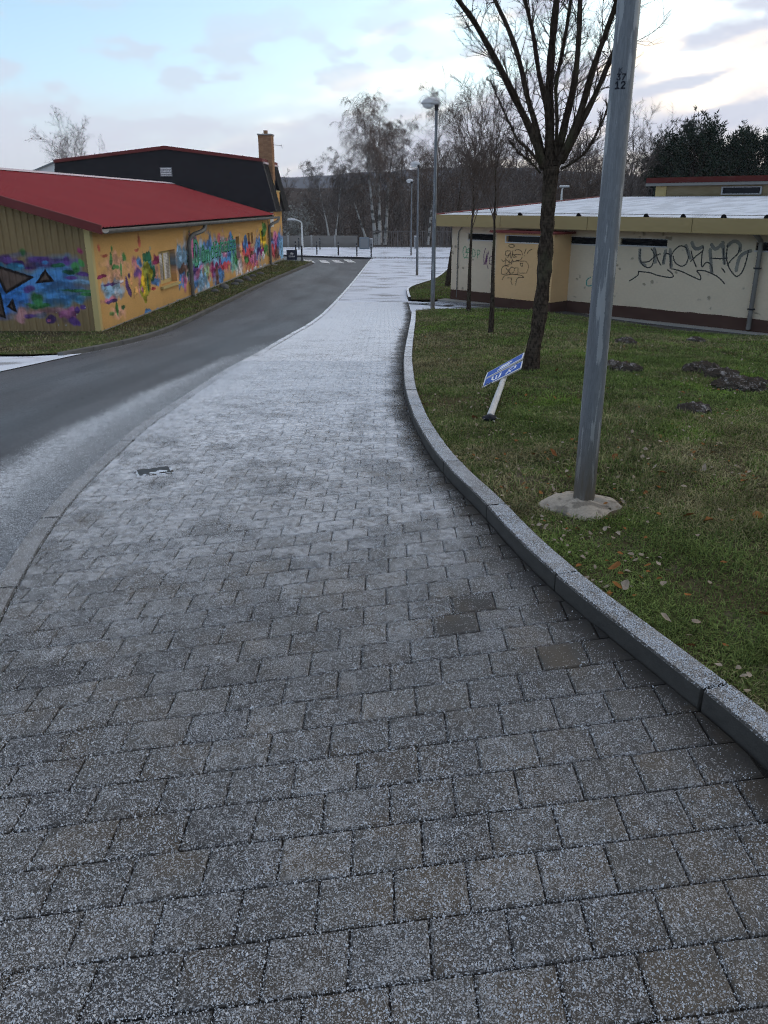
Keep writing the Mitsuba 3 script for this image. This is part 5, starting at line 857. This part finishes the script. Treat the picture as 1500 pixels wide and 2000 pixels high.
# ------------------------------------------------------------------ grass, leaves, molehills
rg = np.random.default_rng(3)
def blades(X, Y, Z, Lm, w, lean=1.0):
    n = len(X); az = rg.uniform(0, 2 * np.pi, n); L = Lm * rg.uniform(.5, 1.35, n); th = np.clip(rg.normal(1.12, .40, n) * lean, .1, 1.5)
    d = np.c_[np.cos(az), np.sin(az)]; s = np.c_[-d[:, 1], d[:, 0]] * (w * rg.uniform(.6, 1.2, n))[:, None] / 2; B = np.c_[X, Y, Z - .006]
    mid = B + np.c_[d * (L * .5 * np.sin(th * .55))[:, None], L * .55 * np.cos(th * .55)]; tip = mid + np.c_[d * (L * .5 * np.sin(np.minimum(th * 1.5, 1.9)))[:, None], L * .5 * np.cos(np.minimum(th * 1.5, 1.9))]
    S = np.c_[s, np.zeros(n)]; V = np.stack([B - S, B + S, mid - S * .8, mid + S * .8, tip], 1).reshape(-1, 3); o = np.arange(n)[:, None] * 5
    F = (o[:, None] + np.array([[0, 1, 3], [0, 3, 2], [2, 3, 4]])[None]).reshape(-1, 3) if 0 else np.vstack([o + np.array([[0, 1, 3]]), o + np.array([[0, 3, 2]]), o + np.array([[2, 3, 4]])])
    r = np.repeat(rg.random(n), 5); h = np.tile([0, 0, .6, .6, 1.0], n)
    return V, F, np.c_[r, h]
MOLES = [(1372, 728, .26, 9.9), (1408, 745, .22, 9.4), (1440, 774, .30, 8.35), (1222, 733, .22, 9.75), (1352, 822, .17, 7.05), (1478, 762, .16, 8.75), (1195, 722, .16, 10.2), (1360, 655, .20, 15.6), (1222, 668, .22, 13.8), (1160, 690, .15, 12.0)]
MP = np.array([[*at(u, v, Y)[:2], r] for u, v, r, Y in MOLES])
gm = MB()
for y0, y1, n, L, w in [(1.2, 4.5, 60000, .048, .0042), (4.5, 7.5, 85000, .052, .0055), (7.5, 12, 80000, .055, .0075), (12, 24, 70000, .06, .012)]:
    Y = y0 + (y1 - y0) * rg.random(n * 3); xr = Y * .62 + .7; xl = foot_r(Y) + .12; X = xl + (xr - xl) * rg.random(n * 3)
    keep = (xr > xl) & (Y < lawn_far(X) + .05) & (rg.random(n * 3) < (xr - xl) / max((xr - xl).max(), .1)); keep &= np.hypot(X - LX, Y - LY) > .222
    den = .15 + 1.3 * meshkit.fbm(np.c_[X * 2.2, Y * 2.2, X * 0], 3, 9) ; keep &= rg.random(n * 3) < den
    for mx, my, mr in MP: keep &= np.hypot(X - mx, Y - my) > mr * .85
    X, Y = X[keep][:n], Y[keep][:n]; hz = .35 + 1.4 * meshkit.fbm(np.c_[X * 2.6, Y * 2.6, X * 0 + 3], 3, 4)
    Z = lawn_z(X, Y) + .035 * (meshkit.fbm(np.stack([X * 1.4, Y * 1.4, X * 0], -1), 3, 4) - .5); gm.add(*blades(X, Y, Z, L * hz, w))
n = 30000; Y = rg.uniform(17.2, 53, n) ; X = road_w(np.minimum(Y, 52.1)) - .14 - (rg.random(n) ** 1.3) * (6 - .085 * (Y - 17)); keep = X > np.where(Y < 21.9, -20, wall_x(Y) + .06); X, Y = X[keep], Y[keep]; gm.add(*blades(X, Y, ground(X, Y) + .03, .09, .022))
n = 9000; Y = rg.uniform(27.7, 57, n); a_ = edge_r(Y) + .12; b_ = np.minimum(2.2 + (Y - 27.6) * .30, 12); X = a_ + (b_ - a_) * rg.random(n); k_ = b_ > a_; gm.add(*blades(X[k_], Y[k_], ground(X[k_], Y[k_]) + .045, .08, .025))
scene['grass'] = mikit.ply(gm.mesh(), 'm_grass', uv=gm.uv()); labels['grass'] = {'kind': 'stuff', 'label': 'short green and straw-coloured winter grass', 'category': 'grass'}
for k, (mx, my, mr) in enumerate(MP):
    m = trimesh.creation.icosphere(4, 1.0); v = np.array(m.vertices); v = v * [mr * .9, mr * .8, mr * .42]; q = meshkit.fbm(np.c_[v[:, 0] * 22 + k * 9, v[:, 1] * 22, v[:, 2] * 22], 4, k) - .5; v *= (1 + .55 * q)[:, None]; v[:, 2] += .05 * (meshkit.fbm(v * 45, 3, k + 3) - .5)
    ky = thing('molehill', ['frost-dusted molehill at the top of the right-hand cluster', 'frosted molehill in the middle of the right-hand cluster', 'large dark molehill at the bottom of the right-hand cluster', 'low molehill just right of the near lamp post', 'small dark molehill standing alone below the cluster', 'small molehill at the right edge of the lawn', 'flat molehill close behind the near lamp post', 'frosted molehill near the pavilion downpipe', 'frosted molehill farthest back beside the lamp post', 'low molehill behind the leaning tree'][k], 'molehill', 'molehills on the lawn')
    scene[ky] = mikit.ply((v + [mx, my, float(lawn_z(mx, my)) + .005], np.array(m.faces)), 'm_earth', smooth=30)
def leaf(x, y, z, s, hue, r_):
    a = r_.uniform(0, 6.28); t = r_.normal(0, .35, 2); o = np.array([[0, -.5], [.30, -.30], [.42, .0], [.26, .32], [0, .62], [-.26, .32], [-.42, 0], [-.30, -.30], [0, 0.02], [0, .3], [0, -.25]]) * s; o[:8] *= (1 + r_.normal(0, .10, (8, 1)))
    zz = np.abs(o[:, 0]) * r_.uniform(.1, .7) + o @ t + (o[:, 1] / s) ** 2 * s * r_.uniform(-.1, .4); c, s_ = math.cos(a), math.sin(a); q = o @ np.array([[c, s_], [-s_, c]])
    F = np.array([[10, 0, 1], [10, 1, 2], [8, 10, 2], [8, 2, 3], [9, 8, 3], [9, 3, 4], [9, 4, 5], [8, 9, 5], [8, 5, 6], [10, 8, 6], [10, 6, 7], [10, 7, 0]])
    return np.c_[x + q[:, 0], y + q[:, 1], z + zz - zz.min()], F, np.full((11, 2), hue)
dmat('m_stem', (.2, .12, .06))
named = [(1495, 1200, .055, .42, 2.95), (1478, 1030, .06, .36, 4.05), (1200, 1125, .05, .30, 3.4), (1205, 1158, .045, .40, 3.25), (1232, 935, .055, .10, 4.95), (1200, 902, .05, .05, 5.3), (1080, 900, .05, .08, 5.35), (1040, 893, .045, .30, 5.4), (1110, 935, .05, .35, 4.85), (1160, 715, .07, .1, 10.4), (950, 850, .06, .2, 6.3), (926, 830, .05, .1, 6.7), (1085, 740, .05, .2, 9.5), (1290, 940, .05, .12, 4.9), (1282, 968, .05, .2, 4.6), (1380, 1040, .055, .3, 4.0), (1340, 1035, .06, .4, 4.05), (1450, 962, .05, .25, 4.7)]
used = []
for u, v, s, hue, Y in named: p = at(u, v, Y); used.append((p[0], p[1], s, hue))
for _ in range(70):
    Y = 2.4 + 8 * rg.random() ** 1.5; X = foot_r(Y) + .15 + (Y * .5 - foot_r(Y) - .1) * rg.random()
    if X < foot_r(Y) + .12 or np.hypot(X - LX, Y - LY) < .26: continue
    used.append((X, Y, rg.uniform(.02, .038), rg.uniform(0, .44) if rg.random() < .18 else rg.uniform(.46, .95)))
NL = ['single orange leaf at the right edge of the lawn nearest the kerb', 'orange leaf at the right edge, level with the lamp footing', 'orange leaf by the kerb, below the lamp footing', 'lowest orange leaf beside the kerb', 'bright red-orange leaf just right of the lamp footing', 'red-orange leaf close right of the lamp post', 'orange leaf left of the lamp post, nearer of two', 'orange leaf left of the lamp post, farther of two', 'orange leaf on the kerb side of the lamp footing', 'orange leaf behind the lamp post near the far molehill', 'orange leaf below the broken sign pole', 'orange leaf left of the broken sign pole', 'orange leaf at the foot of the leaning tree', 'small orange leaf right of the lamp post', 'orange leaf right of the footing, beside the pale scraps', 'orange-brown leaf in the patch below the footing', 'large brown-orange leaf in the patch below the footing', 'orange leaf far right of the lamp footing']
for q_, (x, y, s, hue) in enumerate(used):
    o = hue < .45; ky = thing('fallen_leaf', NL[q_] if q_ < len(NL) else 'small orange autumn leaf lying on the grass' if o else 'pale dry curled leaf lying on the grass', 'leaf', 'orange leaves on the lawn' if o else 'pale dry leaves on the lawn')
    v, f, u_ = leaf(x, y, float(lawn_z(x, y)) + rg.uniform(.012, .034), s, hue, rg); scene[ky] = mikit.ply((v, f), 'm_leaf', uv=u_)
lt = MB()
for _ in range(2600):
    Y = 2.2 + 14 * rg.random() ** 2.0; X = foot_r(Y) + .12 + (Y * .52 - foot_r(Y)) * rg.random()
    if X < foot_r(Y) + .11 or meshkit.fbm(np.array([X * 1.1, Y * 1.1, 4.0]), 3, 5) < .45: continue
    lt.add(*leaf(X, Y, float(lawn_z(X, Y)) + rg.uniform(.005, .03), rg.uniform(.012, .03), rg.uniform(.2, 1.0), rg))
scene['leaf_litter'] = mikit.ply(lt.mesh(), 'm_leaf', uv=lt.uv()); labels['leaf_litter'] = {'kind': 'stuff', 'label': 'scraps of dry leaf scattered through the grass', 'category': 'leaf litter'}

# ------------------------------------------------------------------ thin winter air
scene['haze_air'] = {'type': 'homogeneous', 'albedo': .95, 'sigma_t': HAZE}
scene['haze'] = {'type': 'cube', 'to_world': T().translate([0, 430, 14.5]).scale([920, 490, 25.5]), 'bsdf': {'type': 'null'}, 'interior': {'type': 'ref', 'id': 'haze_air'}}
scene['camera']['medium'] = {'type': 'ref', 'id': 'haze_air'}
labels['haze'] = {'kind': 'stuff', 'label': 'thin cold haze in the air', 'category': 'haze'}
